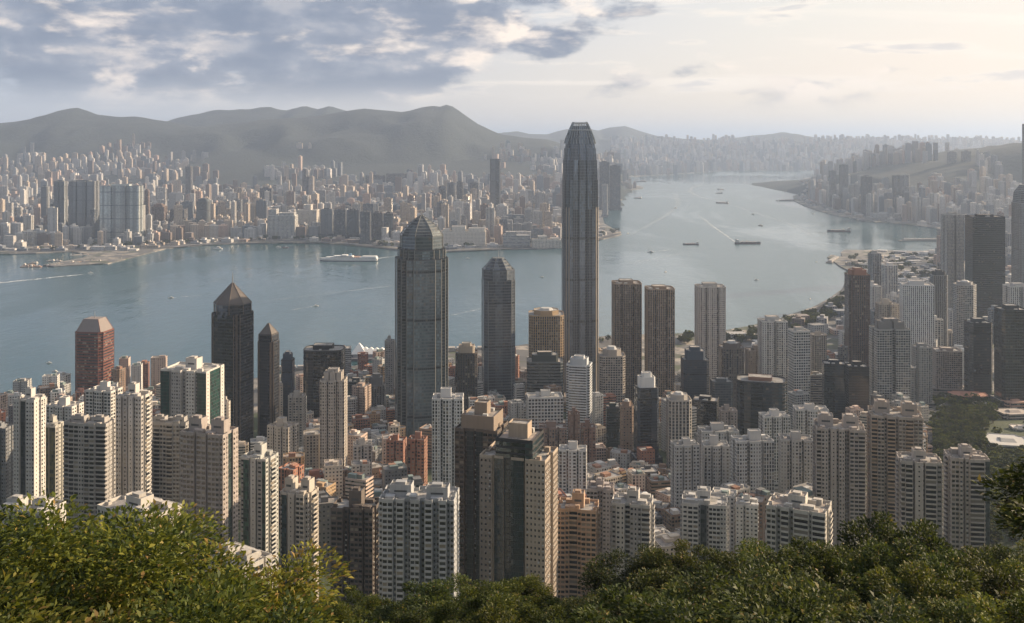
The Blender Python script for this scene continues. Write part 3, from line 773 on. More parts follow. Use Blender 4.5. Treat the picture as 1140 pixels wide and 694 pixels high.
def zy(y, Y): return CAMZ - (y - HY) / F * Y
def tier_tower(ref, label, x0, x1, Y, style, color, tiers, rot=0, asp=1.0, spire=None, du=3.0, st=3.8, roofcol=None, edge=None):
    """tiers: (part name, plan, scale at foot, scale at top, y of its top in the frame, material or None)"""
    wpx = (x1 - x0) / F * Y; X = ((x0 + x1) / 2 - CX) / F * Y; rot = R(rot)
    root = thing('office_tower', label, 'office tower', (X, Y, 0), rot)
    register(ref, x0, x1, tiers[-1][4], Y, wpx, wpx * asp)
    z = TL(X, Y) - 3
    for k, (nm, pl, s0, s1, yt, mt) in enumerate(tiers):
        W, D = fit('rect', wpx, asp, rot if pl not in ('oct', 'round') else 0, X / Y if pl not in ('oct', 'round') else X / Y * .4)
        poly = plan(pl, W, D)[0] if isinstance(pl, str) else [(x * W, y * D) for x, y in pl]
        z1 = zy(yt, Y); mb = MB()
        q0 = [(x * s0, y * s0) for x, y in poly]; q1 = [(x * s1, y * s1) for x, y in poly]
        taper = abs(s0 - s1) > 1e-6
        shell(mb, q0, z, z1, du, st, 0 if taper else 1.2, 0, 1 if not taper else 0, q1)
        obj(nm, mb, [MATS[mt or style], MATS['roof']], root, roofcol if (taper and roofcol) else color)
        if taper and roofcol:
            for a, b in zip(q0, q1):
                rb = MB(); rb.tube([(*a, z + .1), (*b, z1 + .05)], [.45, .35], 4)
                obj('roof_rib', rb, MATS['trim'], root, edge or tuple(min(1, c * 1.8) for c in roofcol))
        elif edge:
            for a in q0:
                if a[1] > .35 * wpx: continue
                eb = MB(); eb.tube([(*a, z), (*a, z1 + .6)], [.55, .55], 4)
                obj('corner_trim', eb, MATS['trim'], root, edge)
        z = z1
    if spire:
        mb = MB(); mb.tube([(0, 0, z - 3), (0, 0, z + (zy(spire, Y) - z) * .5), (0, 0, zy(spire, Y))], [.8, .45, .12], 6); obj('spire', mb, MATS['steel'], root)
    return root
NOT = plan('notch', 1, 1)[0]
CRS = plan('cross', 1, 1)[0]
STAR = stepped(1, 1, [(.16, .16, 0), (.13, .07, 0), (.42, 0, 0), (.13, .07, 0), (.16, .16, 0)], [(.16, .16, 0), (.13, .07, 0), (.42, 0, 0), (.13, .07, 0), (.16, .16, 0)])[0]

tier_tower('the pyramid topped black tower', 'black glass tower under a bronze pyramid roof with a thin spire, beside the harbour', 233, 285, 1180, 'darkcurtain', BLACK,
           [('tower_body', NOT, 1, 1, 348, None), ('shoulder', 'oct', .80, .80, 337, None), ('pyramid_roof', 'oct', .83, .04, 315, 'trim')], spire=302, roofcol=(.11, .098, .092), edge=(.13, .105, .09), rot=-18)
tier_tower('the stepped black tower', 'narrower black tower with a low pointed roof, right against the pyramid topped one', 286, 312, 1235, 'darkcurtain', BLACK,
           [('tower_body', NOT, 1, 1, 380, None), ('shoulder', 'rect', .84, .84, 372, None), ('pyramid_roof', 'rect', .86, .06, 360, 'trim')], roofcol=(.14, .125, .115), edge=(.15, .115, .09), rot=-14)
tier_tower('the red hip roofed tower', 'red brown ribbed tower with a pale hipped roof standing alone at the water', 82, 129, 1490, 'ribbon', (.15, .055, .038),
           [('tower_body', 'cham', 1, 1, 368, None), ('hip_roof', 'rect', .88, .52, 354, 'trim')], roofcol=(.22, .19, .18), edge=(.19, .075, .055), rot=-8, asp=.9, du=3.0, st=4.2, spire=346)
tier_tower('the domed glass tower', 'tall grey glass tower with stepped shoulders and a ribbed pointed dome with spire', 438, 500.5, 1250, 'curtain', SP,
           [('tower_body', STAR, 1, 1, 287, None), ('setback', STAR, .90, .90, 277, None), ('crown_shaft', 'oct', .745, .745, 262, 'curtain'), ('dome_base', 'oct', .76, .66, 256.5, 'bandglass'), ('dome_lower', 'oct', .66, .47, 250, 'bandglass'), ('dome_upper', 'oct', .47, .24, 244, 'bandglass'), ('dome_tip', 'oct', .24, .02, 239.5, 'bandglass')],
           spire=229, roofcol=(.10, .115, .115), edge=(.17, .175, .17), rot=12, du=2.4, st=3.9)
tier_tower('the faceted slate tower', 'slate glass tower with a small faceted crown and mast, between domed tower and tallest tower', 536, 573.5, 1420, 'curtain', (.13, .155, .185),
           [('tower_body', 'cham', 1, 1, 311, None), ('crown_shaft', 'oct', .92, .92, 300, None), ('crown_roof', 'oct', .90, .34, 287, 'bandglass')], spire=276, roofcol=(.06, .07, .08), edge=(.15, .16, .17), rot=7, asp=.95, du=2.6, st=4.0)

# the tallest tower: tapering shaft of fine mullions, channel in its face, open crown of curved fins
Y = 1590; X0 = (645.5 - CX) / F * Y; Wm = 40 / F * Y
ifc = thing('skyscraper', 'tallest tower, slender grey glass shaft with an open crown of fins at the horizon', 'skyscraper', (X0, Y, 0), R(6))
register('the tallest tower', 625, 666, 135, Y, Wm, Wm)
def ifc_plan(s):
    w = Wm * s * .945
    f = [(.13, w * .10, 0), (.09, w * .03, 0), (.14, 0, 0), (.045, w * .045, 0), (.20, -w * .012, 0), (.045, w * .045, 0), (.14, 0, 0), (.09, w * .03, 0), (.13, w * .10, 0)]
    return stepped(w, w, f, f)[0]
z = 1.0
prev = 1.0
for nm, sa, sb, yt in (('lower_shaft', 1.0, 1.0, 232), ('middle_shaft', .985, .975, 200), ('upper_shaft', .955, .925, 178), ('setback', .90, .86, 165), ('crown_base', .83, .735, 153)):
    mb = MB(); shell(mb, ifc_plan(sa), z, zy(yt, Y), 2.2, 4.3, 0, 0, 1, ifc_plan(sb)); obj(nm, mb, [MATS['fineglass'], MATS['roof']], ifc, (.16, .20, .245)); z = zy(yt, Y)
mb = MB(); shell(mb, ifc_plan(.70), z, zy(140.5, Y), 2.2, 4.3, 0, 0, 1, ifc_plan(.44)); obj('crown_core', mb, [MATS['fineglass'], MATS['roof']], ifc, (.16, .20, .245))
for sx in (-1, 1):
    for sy in (-1, 1):
        w = Wm * .945 / 2
        for q in (.80, .935):
            mb = MB(); mb.tube([(sx * w * q, sy * w * (1.735 - q), 2), (sx * w * q, sy * w * (1.735 - q), zy(232, Y) + 3)], [.7, .7], 4)
            obj('corner_rib', mb, MATS['trim'], ifc, (.42, .37, .31))
zc0, zc1 = zy(160, Y), zy(136, Y)
hw = Wm * .385
for side in range(4):
    for k in range(9):
        u = (k - 4) / 4 * .86
        mb = MB(); pts = []
        for j in range(7):
            tt = j / 6; rr = hw * (1.0 - .53 * tt ** 1.25); p = (u * rr, -rr); a = side * math.pi / 2
            pts.append((*rot2(p, a), zc0 + (zc1 - zc0) * tt))
        mb.tube(pts, [.85, .8, .75, .7, .6, .55, .4], 4); obj('crown_fin', mb, MATS['trim'], ifc, (.27, .30, .325))
for tt in (.62, .94):
    mb = MB(); rr = hw * (1 - .53 * tt ** 1.25); zz = zc0 + (zc1 - zc0) * tt
    c = [(-rr, -rr), (rr, -rr), (rr, rr), (-rr, rr)]
    for a, b in zip(c, c[1:] + c[:1]): mb.tube([(*a, zz), (*b, zz)], [.8, .8], 4)
    obj('crown_ring', mb, MATS['trim'], ifc, (.46, .47, .47))

# ref, label, category, x0, x1, top, distance, style, colour, options
ROWS = [
 # harbour front and business district
 ('the elliptical dark tower', 'dark round-cornered glass tower with amber reflections and a flat pale roof rim', 'office tower', 336, 386, 385, 1330, 'goldcurtain', (.035, .036, .034), dict(pl='stadium', asp=.72, crown='flat', du=3, st=3.9)),
 ('the slim navy tower', 'slim dark blue office tower squeezed right of the stepped black tower', 'office tower', 312.5, 328.5, 393, 1330, 'darkcurtain', NAVY, dict(pl='cham', asp=1.2, crown='step')),
 ('the thin grey tower behind the domed one', 'thin grey apartment tower showing just left of the domed glass tower', 'apartment tower', 428, 440, 376, 1480, 'res', (.33, .31, .29), dict(pl='notch', asp=1)),
 ('the brown slab with pale top', 'dark brown slab with a stepped pale top, right of the domed glass tower', 'office tower', 507, 532, 385, 1340, 'fin', DBROWN, dict(pl='cham', asp=.8, crown='step', tint=(.42, .36, .29))),
 ('the gold crowned tower', 'golden beige tower with an eight sided crown, left of the tallest tower foot', 'office tower', 588, 628, 345, 1480, 'fin', (.46, .32, .18), dict(pl='cham', asp=.9, crown='drum', du=3.4, st=3.8)),
 ('the teal slab', 'wide teal grey glass office slab in front of the gold crowned tower', 'office tower', 586, 627, 394, 1335, 'bandglass', (.055, .075, .072), dict(pl='cham', asp=.6, crown='step', st=4)),
 ('the sky blue tower', 'pale sky blue office tower with white piers in front of the tallest tower', 'office tower', 630, 660, 397, 1200, 'ribbon', (.52, .58, .64), dict(pl='notch', asp=.9, crown='step', rot=-14)),
 ('the beige grid tower', 'beige tower of fine square windows, right beside the sky blue tower', 'office tower', 665.5, 696.5, 390, 1335, 'grid', (.44, .36, .28), dict(pl='cham', asp=.9, crown='drum')),
 ('the first brown twin', 'brown twin tower nearer the tallest tower, flat chamfered top', 'apartment tower', 680, 715, 312, 1470, 'fin', (.40, .30, .22), dict(pl='bays', asp=.9, crown='flat', du=2.6, st=3.3)),
 ('the second brown twin', 'brown twin tower farther from the tallest tower, a touch shorter than its pair', 'apartment tower', 716.5, 752, 318, 1440, 'fin', (.42, .31, .225), dict(pl='bays', asp=.9, crown='flat', du=2.6, st=3.3)),
 ('the white harbour tower', 'white gridded apartment tower rising alone against the water, right of brown twins', 'apartment tower', 772, 809, 316, 1560, 'res', (.58, .53, .48), dict(pl='bays', asp=.8, crown='flat', du=2.8)),
 ('the low white grid block', 'low white office block of deep square windows under the teal slab', 'office block', 586, 627, 436, 1150, 'grid', (.60, .60, .58), dict(pl='rect', asp=.6, crown='res', rot=4, du=3.6, st=3.7)),
 ('the tiered navy tower', 'dark navy glass tower with stacked roof tiers right of the second brown twin', 'office tower', 757, 790, 392, 1330, 'darkcurtain', NAVY, dict(pl='cham', asp=.9, crown='step')),
 ('the round brown tower', 'dark brown round-fronted tower with a disc shaped roof', 'apartment tower', 799, 830, 382, 1400, 'strip', (.205, .155, .125), dict(pl='stadium', asp=.9, crown='drum')),
 ('the dusky block beside the round tower', 'shorter dusky brown tower tucked behind the round brown tower', 'apartment tower', 829, 853, 386, 1460, 'res', (.24, .19, .16), dict(pl='slot', asp=.9)),
 ('the ribbed white tower', 'white tower with dark vertical slots, left of a matching slim white one', 'apartment tower', 843, 877, 354, 1400, 'strip', (.60, .585, .56), dict(pl='slot', asp=.8, crown='flat')),
 ('the slim white grid tower', 'slim white tower with an open square grid facade and dark cap', 'office tower', 877.5, 902, 365, 1330, 'grid', (.62, .60, .565), dict(pl='rect', asp=.9, crown='flat', du=3.2, st=3.6, rot=6)),
 ('the blue glass cube', 'broad dark blue glass office block with a rusty red roof deck', 'office tower', 820, 875, 419, 1180, 'darkband', (.055, .085, .11), dict(pl='stadium', asp=.65, crown='flat', st=4, rot=-14, tint=(.30, .17, .12))),
 ('the blue tower with white cap', 'blue glass tower with a stepped white cap amid low brown roofs', 'office tower', 705, 734, 422, 1110, 'darkcurtain', (.045, .065, .095), dict(pl='cham', asp=.8, crown='step', tint=(.66, .66, .65), rot=8)),
 ('the pale arched tower', 'pale beige tower of tall window bays, right of blue tower with white cap', 'apartment tower', 741, 770.5, 438, 1085, 'fin', (.50, .44, .37), dict(pl='cham', asp=.9, crown='drum', du=4, st=3.4)),
 ('the dark tower with orange screens', 'dark office tower with patches of orange between pale arched tower and blue glass cube', 'office tower', 771, 800.5, 441, 1215, 'goldcurtain', (.03, .032, .036), dict(pl='rect', asp=.8, crown='flat', rot=-18)),
 ('the slate block behind the orange screens', 'slate blue block rising behind the dark tower with orange screens', 'office tower', 790, 816, 421, 1290, 'curtain', STEEL, dict(pl='cham', asp=.8, crown='flat')),
 ('the tan tower with dark spots', 'narrow tan tower with blotchy openings left of blue tower with white cap', 'apartment tower', 690, 705.5, 446, 1165, 'punch', (.31, .22, .165), dict(pl='cham', asp=1.1, crown='drum')),
 ('the bottle green tower', 'bottle green glass tower hiding left of the tan tower with dark spots', 'office tower', 674, 691, 449, 1205, 'darkcurtain', (.022, .042, .038), dict(pl='cham', asp=1.0, crown='flat')),
 ('the grey low tower under the elliptical one', 'small beige tower in front of the elliptical dark tower', 'apartment tower', 320, 341.5, 436, 1180, 'grid', (.40, .35, .30), dict(pl='bays', asp=.9)),
 ('the slender cream tower', 'slender cream tower with four vertical ribs before the elliptical dark tower', 'apartment tower', 356, 387, 413, 1020, 'res', (.50, .43, .36), dict(pl='slot2', asp=.8, crown='step', du=2.6)),
 ('the sunny beige tower', 'sunlit beige apartment block with stepped roof below the black towers', 'apartment tower', 297, 333, 468, 1000, 'res', (.55, .46, .36), dict(pl='slot2', asp=.8, rot=-20)),
 ('the slim white tower at the domed foot', 'slim bright white apartment tower at the foot of the domed glass tower', 'apartment tower', 481, 516.5, 435, 900, 'strip', (.68, .67, .66), dict(pl='slot2', asp=.8, crown='resx', du=2.6)),
 ('the left brick slab', 'brick red apartment slab, the one nearer the slender cream tower', 'apartment tower', 430, 453, 484, 960, 'res', (.34, .165, .115), dict(pl='slot', asp=.8, rot=-8)),
 ('the right brick slab', 'brick red apartment slab beside the slim white tower', 'apartment tower', 453.5, 476, 483, 975, 'res', (.345, .175, .12), dict(pl='slot', asp=.8, rot=-8)),
 ('the small tower with one white end', 'small grey tower with a blank white end wall, left of brick slabs', 'apartment tower', 393, 414, 489, 985, 'res', (.52, .47, .42), dict(pl='slot', asp=.8, rot=10)),
 ('the blue grey office pair, first', 'blue grey office block by the ferry pier, first right of the elliptical tower', 'office tower', 387, 407, 421, 1400, 'bandglass', (.075, .09, .105), dict(pl='cham', asp=.9, crown='flat')),
 ('the blue grey office pair, second', 'ridge roofed grey office block by the ferry pier, nearer the domed tower', 'office tower', 408, 430, 421, 1370, 'fin', (.22, .22, .225), dict(pl='notch', asp=.9, crown='step')),
 ('the narrow umber tower', 'narrow umber apartment tower amid low roofs under the teal slab', 'apartment tower', 632, 645.5, 456, 1085, 'res', (.24, .15, .115), dict(pl='slot', asp=1.1)),
 ('the wide umber slab', 'wide umber slab with rounded roof humps under the low white grid block', 'apartment tower', 600, 631, 470, 1075, 'res', (.25, .175, .145), dict(pl='slot2', asp=.7)),
 ('the short umber tower', 'short umber tower right of the narrow umber one', 'apartment tower', 646, 663, 470, 1090, 'res', (.26, .155, .12), dict(pl='slot', asp=1.0)),
 ('the small white comb block', 'small white apartment block of comb like balconies under the umber towers', 'apartment block', 622, 653.5, 494, 960, 'strip', (.66, .65, .63), dict(pl='slot2', asp=.7, rot=-6)),
 # the east of the district
 ('the tall bronze tower', 'tall bronze brown tower with copper plant room standing by the curved shore', 'office tower', 939, 969.5, 300, 1700, 'fin', (.165, .105, .082), dict(pl='notch', asp=.9, crown='step', tint=(.30, .15, .10), du=3.4, st=3.8)),
 ('the bright white hotel', 'bright white hotel tower with a punched frieze along its top', 'hotel', 1001, 1040, 314, 1610, 'pale', (.74, .74, .75), dict(pl='rect', asp=.7, crown='flat', du=3.0, st=3.3, rot=-12)),
 ('the great grey slab', 'great grey apartment slab with a dark stepped crown and white balcony rails', 'apartment tower', 967, 1013.5, 358, 1320, 'grid', (.40, .395, .385), dict(pl='slot', asp=.7, crown='step', tint=(.22, .215, .21), du=3.3, st=3.2)),
 ('the grey tower above the flyover', 'plain grey tower rising from the curved flyover, right of great grey slab', 'apartment tower', 1013.5, 1039, 383, 1415, 'res', (.33, .33, .325), dict(pl='notch', asp=.9, crown='flat')),
 ('the pink stone block', 'broad low pinkish office block behind the grey tower above the flyover', 'office block', 1037, 1071, 387, 1530, 'grid', (.44, .335, .29), dict(pl='rect', asp=.8, crown='flat', rot=-10)),
 ('the blue slate tower', 'dim slate tower with a peaked plant room left of the octagonal grey tower', 'office tower', 1034, 1056, 301, 1830, 'fineglass', (.08, .09, .10), dict(pl='cham', asp=.9, crown='step')),
 ('the octagonal grey tower', 'hazy grey eight sided tower with a lattice crown before the black slab', 'office tower', 1058, 1090, 313, 1720, 'grid', (.38, .375, .37), dict(pl='oct', asp=1, crown='drum')),
 ('the pale striped tower', 'pale grey tower of thin vertical stripes just left of the black slab', 'office tower', 1047, 1073, 237, 2150, 'pale', (.50, .49, .47), dict(pl='slot', asp=.9, crown='flat', du=2.6)),
 ('the black slab', 'tall plain black office slab looming in the haze at the right', 'office tower', 1074, 1119, 239, 2050, 'darkband', (.016, .016, .018), dict(pl='rect', asp=.6, crown='flat', du=3, st=4.2, rot=-3)),
 ('the white block at the edge', 'white hotel like block below the arched tower at the edge of view', 'hotel', 1116, 1150, 316, 1690, 'pale', (.62, .61, .60), dict(pl='slot', asp=.7, crown='flat')),
 ('the broad glass tower in the park', 'broad blue grey glass tower above the wooded park', 'office tower', 1072, 1106, 356, 1490, 'darkband', (.085, .105, .13), dict(pl='cham', asp=.8, crown='flat', st=4)),
 ('the dark glass tower in the park', 'dark glass tower with a dotted facade at the edge of the wooded park', 'office tower', 1105, 1146, 341, 1430, 'darkcurtain', (.05, .06, .072), dict(pl='cham', asp=.8, crown='flat', st=4)),
 ('the far sliver', 'very tall pale sliver of a tower cut off by the edge of view', 'office tower', 1136.5, 1166, 138, 3000, 'pale', (.42, .42, .43), dict(pl='cham', asp=.9, crown='none')),
 ('the tan rib block', 'tan ribbed block between slim white grid tower and tall bronze tower', 'apartment tower', 901, 921, 369, 1490, 'fin', (.47, .385, .30), dict(pl='notch', asp=.8)),
 ('the navy cube', 'navy glass office cube left of the great grey slab', 'office tower', 915, 942, 401, 1260, 'darkcurtain', (.045, .065, .095), dict(pl='rect', asp=.8, crown='flat', rot=-10)),
 ('the charcoal cube', 'charcoal office cube between the navy cube and the great grey slab', 'office tower', 941, 967.5, 404, 1235, 'darkband', (.05, .048, .052), dict(pl='rect', asp=.8, crown='flat', rot=-6)),
 ('the cream pair behind', 'pair of cream ribs on a tower behind the great grey slab', 'apartment tower', 974, 1001, 335, 1660, 'pale', (.54, .46, .38), dict(pl='slot', asp=.7)),
 ('the stepped tan office', 'stepped tan office block left of the navy cube', 'office block', 899, 917, 414, 1330, 'ribbon', (.34, .285, .23), dict(pl='rect', asp=.8, crown='flat')),
 # grey and cream apartment towers of the slope
 ('the first grey comb tower', 'pale grey apartment tower at the low roofs edge, outermost of the grey cluster', 'apartment tower', 746, 779, 488, 870, 'res', (.50, .49, .48), dict(pl='slot2', asp=.8, rot=8, du=2.6)),
 ('the second grey comb tower', 'grey apartment tower with twin lift heads, second in the grey cluster', 'apartment tower', 781, 812, 489, 885, 'res', (.47, .475, .48), dict(pl='slot2', asp=.8, rot=-4, du=2.6)),
 ('the white ribbed comb tower', 'white ribbed apartment tower tallest in the middle of the grey cluster', 'apartment tower', 813, 862, 483, 850, 'strip', (.56, .56, .56), dict(pl='slot2', asp=.6, rot=4, du=2.5)),
 ('the dim comb tower', 'dim grey apartment tower between white ribbed one and pinkish double tower', 'apartment tower', 866, 905, 482, 890, 'res', (.42, .42, .42), dict(pl='slot2', asp=.7, rot=-8, du=2.6)),
 ('the rear white comb tower', 'white apartment tower under the blue glass cube, rear of the grey cluster', 'apartment tower', 844, 880, 457, 1010, 'strip', (.58, .575, .565), dict(pl='slot2', asp=.7, rot=6, du=2.6)),
 ('the rear twin roofed tower', 'white twin roofed apartment tower under the navy cube', 'apartment tower', 882, 923, 450, 1050, 'strip', (.55, .54, .53), dict(pl='slot2', asp=.6, rot=-5, du=2.6)),
 ('the hidden grey comb tower', 'grey apartment tower behind second grey one, under dark tower with orange screens', 'apartment tower', 776, 823, 473, 985, 'res', (.46, .46, .455), dict(pl='slot2', asp=.6, rot=3, du=2.6)),
 ('the brown grey tower by the cluster', 'brownish small tower in front of the blue glass cube', 'apartment tower', 800, 821, 452, 1120, 'res', (.34, .27, .24), dict(pl='slot', asp=.8)),
]
for r in ROWS:
    tower(*r[:8], tuple(c * .86 for c in r[8]), **r[9])
# arched glass tower at the right edge
tier_tower('the arched tower at the edge', 'grey glass tower with an arched glass top, half outside the view', 1126, 1158, 2200, 'fineglass', (.09, .10, .105),
           [('tower_body', 'rect', 1, 1, 226, None), ('arch_lower', 'rect', .94, .84, 214, 'bandglass'), ('arch_upper', 'rect', .84, .45, 206, 'bandglass')], asp=.8, roofcol=(.11, .12, .125), edge=(.2, .2, .2))

# ------------------------------------------------------------------ nearer towers, windows and balconies modelled
def crown_block(tw, col, tank, h, a, b2, mat='darkband'):
    """set back top storeys and a tank house above them"""
    root, W, D, z, _ = tw
    q = [(a * W, -.44 * D), (b2 * W, -.44 * D), (b2 * W, .42 * D), (a * W, .42 * D)]
    mb = MB(); shell(mb, q, z + .02, z + h, 2.2, 3.4, 1.3); obj('penthouse', mb, [MATS[mat], MATS['roof']], root, col)
    c = (a + b2) / 2 * W; w, d = W * .15, D * .16
    q = [(c - w, -d), (c + w, -d), (c + w, d), (c - w, d)]
    mb = MB(); shell(mb, q, z + h + .01, z + h + 7.2, 99, 3, .8, blank=True); obj('tank_house', mb, [MATS['near_wall'], MATS['roof']], root, tank)
    for k in range(6):
        mb = MB(); x = W * (.42 if k % 2 else -.42) * random.uniform(.86, 1); y = D * random.uniform(-.3, .3); mb.box(x - 1.1, x + 1.1, y - 1.3, y + 1.3, z + .02, z + random.uniform(1.8, 3)); obj('roof_tank', mb, MATS['near_wall'], root, sh(tank, .7, 1))
    for k in range(3):
        mb = MB(); x = c + W * random.uniform(-.2, .2); y = D * random.choice((-.3, .3)); mb.box(x - 1.6, x + 1.6, y - 1.2, y + 1.2, z + h + .01, z + h + random.uniform(1.6, 2.6)); obj('cooling_unit', mb, MATS['tank_grey'], root)
FB = [(.07, 1.6, 'w'), (.17, 0, 'b'), (.05, 2.4, 'd'), (.17, .5, 'w'), (.08, 3.0, 'd'), (.17, .5, 'w'), (.05, 2.4, 'd'), (.17, 0, 'b'), (.07, 1.6, 'w')]
SB = [(.22, 0, 'w'), (.10, 1.8, 'd'), (.36, -.6, 'b'), (.10, 1.8, 'd'), (.22, 0, 'w')]
SW = [(.3, 0, 'w'), (.08, 2.2, 'd'), (.24, .4, 'v'), (.08, 2.2, 'd'), (.3, 0, 'w')]
near_tower('the front white tower', 'large bluish white apartment slab with tiers of bay windows above the trees', 422, 512.5, 540, 520, (.42, .44, .47),
           [(.05, 1.2, 'w'), (.14, 0, 'W'), (.045, 1.5, 'd'), (.10, .2, 'W'), (.09, 2.6, 'd'), (.12, .2, 'W'), (.07, 3.4, 'd'), (.10, .2, 'W'), (.09, 2.6, 'd'), (.10, 0, 'W'), (.045, 1.6, 'd'), (.055, .6, 'w')], SW, asp=.55, rot=-5, st=2.9, top=5.5, roofkit='two', band=.35, du=2.4)
near_tower('the front brown tower', 'dark brown apartment tower with a big blank lift head, left of bluish white slab', 368.5, 425, 545, 570, (.155, .115, .092),
           [(.28, 0, 'W'), (.12, 2.4, 'd'), (.06, 3.2, 'g'), (.30, .3, 'W'), (.05, 2.4, 'd'), (.19, .8, 'W')], SB, asp=.8, rot=-8, st=2.9, top=9, roofkit='one', band=.3, glasscol=(.06, .10, .14))
near_tower('the sunlit cream tower', 'cream apartment tower with sunlit stepped gables and teal window strips, left of dark brown tower', 310, 357, 533, 625, (.56, .475, .38),
           [(.10, 2.2, 'w'), (.18, .8, 'g'), (.06, 2.2, 'd'), (.22, 0, 'x'), (.06, 2.2, 'd'), (.28, .4, 'W'), (.10, 2.4, 'w')], SB, asp=.95, rot=-18, st=2.9, top=8, roofkit='two', glasscol=(.06, .10, .11))
near_tower('the green edged tower', 'pale tower with green glass corners behind the sunlit cream one', 267, 311, 495, 665, (.50, .50, .46),
           [(.14, 1.0, 'w'), (.22, 0, 'g'), (.06, 2.4, 'd'), (.20, 0, 'x'), (.06, 2.2, 'd'), (.18, .2, 'w'), (.14, .6, 'g')], SB, asp=.9, rot=-18, st=2.9, top=8, glasscol=(.07, .135, .105))
near_tower('the rosy grid tower', 'rosy beige apartment tower with rows of wide windows facing two ways', 200, 266, 467, 612, (.43, .345, .30),
           [(.08, .6, 'w'), (.26, 0, 'W'), (.05, 1.6, 'd'), (.22, .3, 'W'), (.05, 1.6, 'd'), (.26, 0, 'W'), (.08, .6, 'w')], [(.35, 0, 'w'), (.30, .8, 'g'), (.35, 0, 'w')], asp=.62, rot=-16, st=3.0, top=7.5, band=.35, roofkit='two', glasscol=(.05, .085, .08))
near_tower('the middle curved slab', 'grey curved balcony slab between tall white tower and rosy tower', 164, 216, 464, 745, (.42, .385, .35), [(.16, 1.4, 'b'), (.17, .5, 'b'), (.17, 0, 'W'), (.17, 0, 'b'), (.17, .5, 'W'), (.16, 1.4, 'b')], SW, asp=.5, rot=-8, st=3.0, top=4, roofkit='two', solid=False)
near_tower('the tall white core tower', 'tall white tower with a boxy lift head between two grey curved slabs', 129, 170, 428, 722, (.59, .54, .485),
           [(.2, .4, 'w'), (.08, 2.0, 'd'), (.17, 0, 'v'), (.05, 2.0, 'd'), (.17, 0, 'x'), (.10, 1.6, 'd'), (.23, .4, 'w')], SB, asp=.85, rot=-9, st=3.0, top=8)
near_tower('the wide curved slab', 'wide grey curved slab of dark balconies rising behind the leafy tree', 69, 131, 464, 690, (.41, .375, .345),
           [(.13, 2.4, 'b'), (.13, 1.2, 'b'), (.12, .4, 'W'), (.06, .2, 'w'), (.06, .2, 'w'), (.12, .6, 'b'), (.13, 0, 'W'), (.25, 1.0, 'b')], SW, asp=.5, rot=-8, st=3.0, top=4, roofkit='two', solid=False)
near_tower('the leftmost white tower', 'slender white tower with a lift head, leftmost of the tall white ones', 15, 51, 433, 762, (.60, .555, .505),
           [(.28, 0, 'v'), (.06, 1.4, 'd'), (.2, .6, 'g'), (.06, 1.4, 'd'), (.40, 0, 'w')], [(.4, 0, 'x'), (.2, 1, 'd'), (.4, 0, 'w')], asp=.8, rot=-10, st=3.0, top=8, glasscol=(.06, .07, .08))
near_tower('the yellowish glass tower', 'pale yellow green glazed tower wedged right of the leftmost white tower', 46, 73, 464, 800, (.48, .45, .37), [(.2, .5, 'w'), (.3, 0, 'g'), (.1, 1, 'd'), (.4, 0, 'g')], SW, asp=.9, rot=-15, st=3.0, top=7, glasscol=(.13, .13, .07))
near_tower('the dark blue block', 'dark bluish apartment block at the left edge beside the leftmost white tower', -18, 17, 471, 830, (.20, .215, .235), [(.3, 0, 'w'), (.1, 1.5, 'd'), (.3, 0, 'W'), (.1, 1.5, 'd'), (.2, 0, 'w')], SW, asp=.7, rot=-5, st=3.0, top=4, roofkit='one')
near_tower('the white and green tower', 'white tower with green glass end bays in front of the black towers', 179, 250, 399, 905, (.60, .555, .50),
           [(.20, 0, 'g'), (.05, 1.5, 'd'), (.20, -.8, 'w'), (.12, 3, 'd'), (.18, -.8, 'w'), (.05, 1.2, 'd'), (.20, 0, 'g')], [(.2, 0, 'x'), (.6, .6, 'g'), (.2, 0, 'x')], asp=.7, rot=-13, st=3.1, top=9, glasscol=(.022, .075, .062), roofkit='one')
TT = near_tower('the brown black tower', 'tall brown black apartment tower with a concrete tank house, left of its two-tone neighbour', 506.5, 566, 449, 645, (.13, .105, .088),
           [(.22, 0, 'W'), (.06, 1.4, 'd'), (.16, .4, 'g'), (.06, 1.8, 'd'), (.16, .4, 'g'), (.34, 0, 'W')], [(.4, 0, 'W'), (.2, 1.5, 'd'), (.4, 0, 'W')], asp=.85, rot=-16, st=3.1, top=15, roofkit=None, warm=True, glasscol=(.045, .05, .055), bcol=DBROWN)
UU = near_tower('the two-tone tower', 'two-tone tower of dark glass and sunlit sand coloured walls, nearest of the tall ones', 535, 621, 467, 562, (.45, .375, .305),
           [(.18, .6, 'v'), (.03, 2.0, 'x'), (.14, 1.2, 'g'), (.12, 3.2, 'g'), (.20, 1.0, 'g'), (.03, 2.2, 'x'), (.30, 0, 'v')], [(.42, 0, 'd'), (.16, 1.8, 'd'), (.42, -.5, 'd')], asp=.72, rot=-17, st=3.2, top=19, roofkit=None, glasscol=(.022, .045, .052), warm=True)
crown_block(UU, (.024, .046, .052), (.40, .32, .25), 10, -.27, .30)
crown_block(TT, (.25, .20, .16), (.27, .215, .17), 8.5, -.36, .40, 'trim')
near_tower('the orange beige block', 'orange beige apartment block with a tall lift head right of two-tone tower', 619.5, 667, 549, 602, (.50, .335, .225),
           [(.22, 0, 'W'), (.09, .8, 'W'), (.22, 2.0, 'b'), (.09, .8, 'W'), (.38, 0, 'W')], SB, asp=.8, rot=-10, st=2.9, top=8, roofkit='one', band=.25, bcol=(.36, .27, .20))
near_tower('the pinkish block behind', 'pinkish grey tower half hidden behind orange beige block', 653, 684, 535, 700, (.47, .38, .34), [(.4, 0, 'W'), (.2, 1.8, 'd'), (.4, 0, 'w')], SW, asp=.9, rot=-8, st=2.9, top=5)
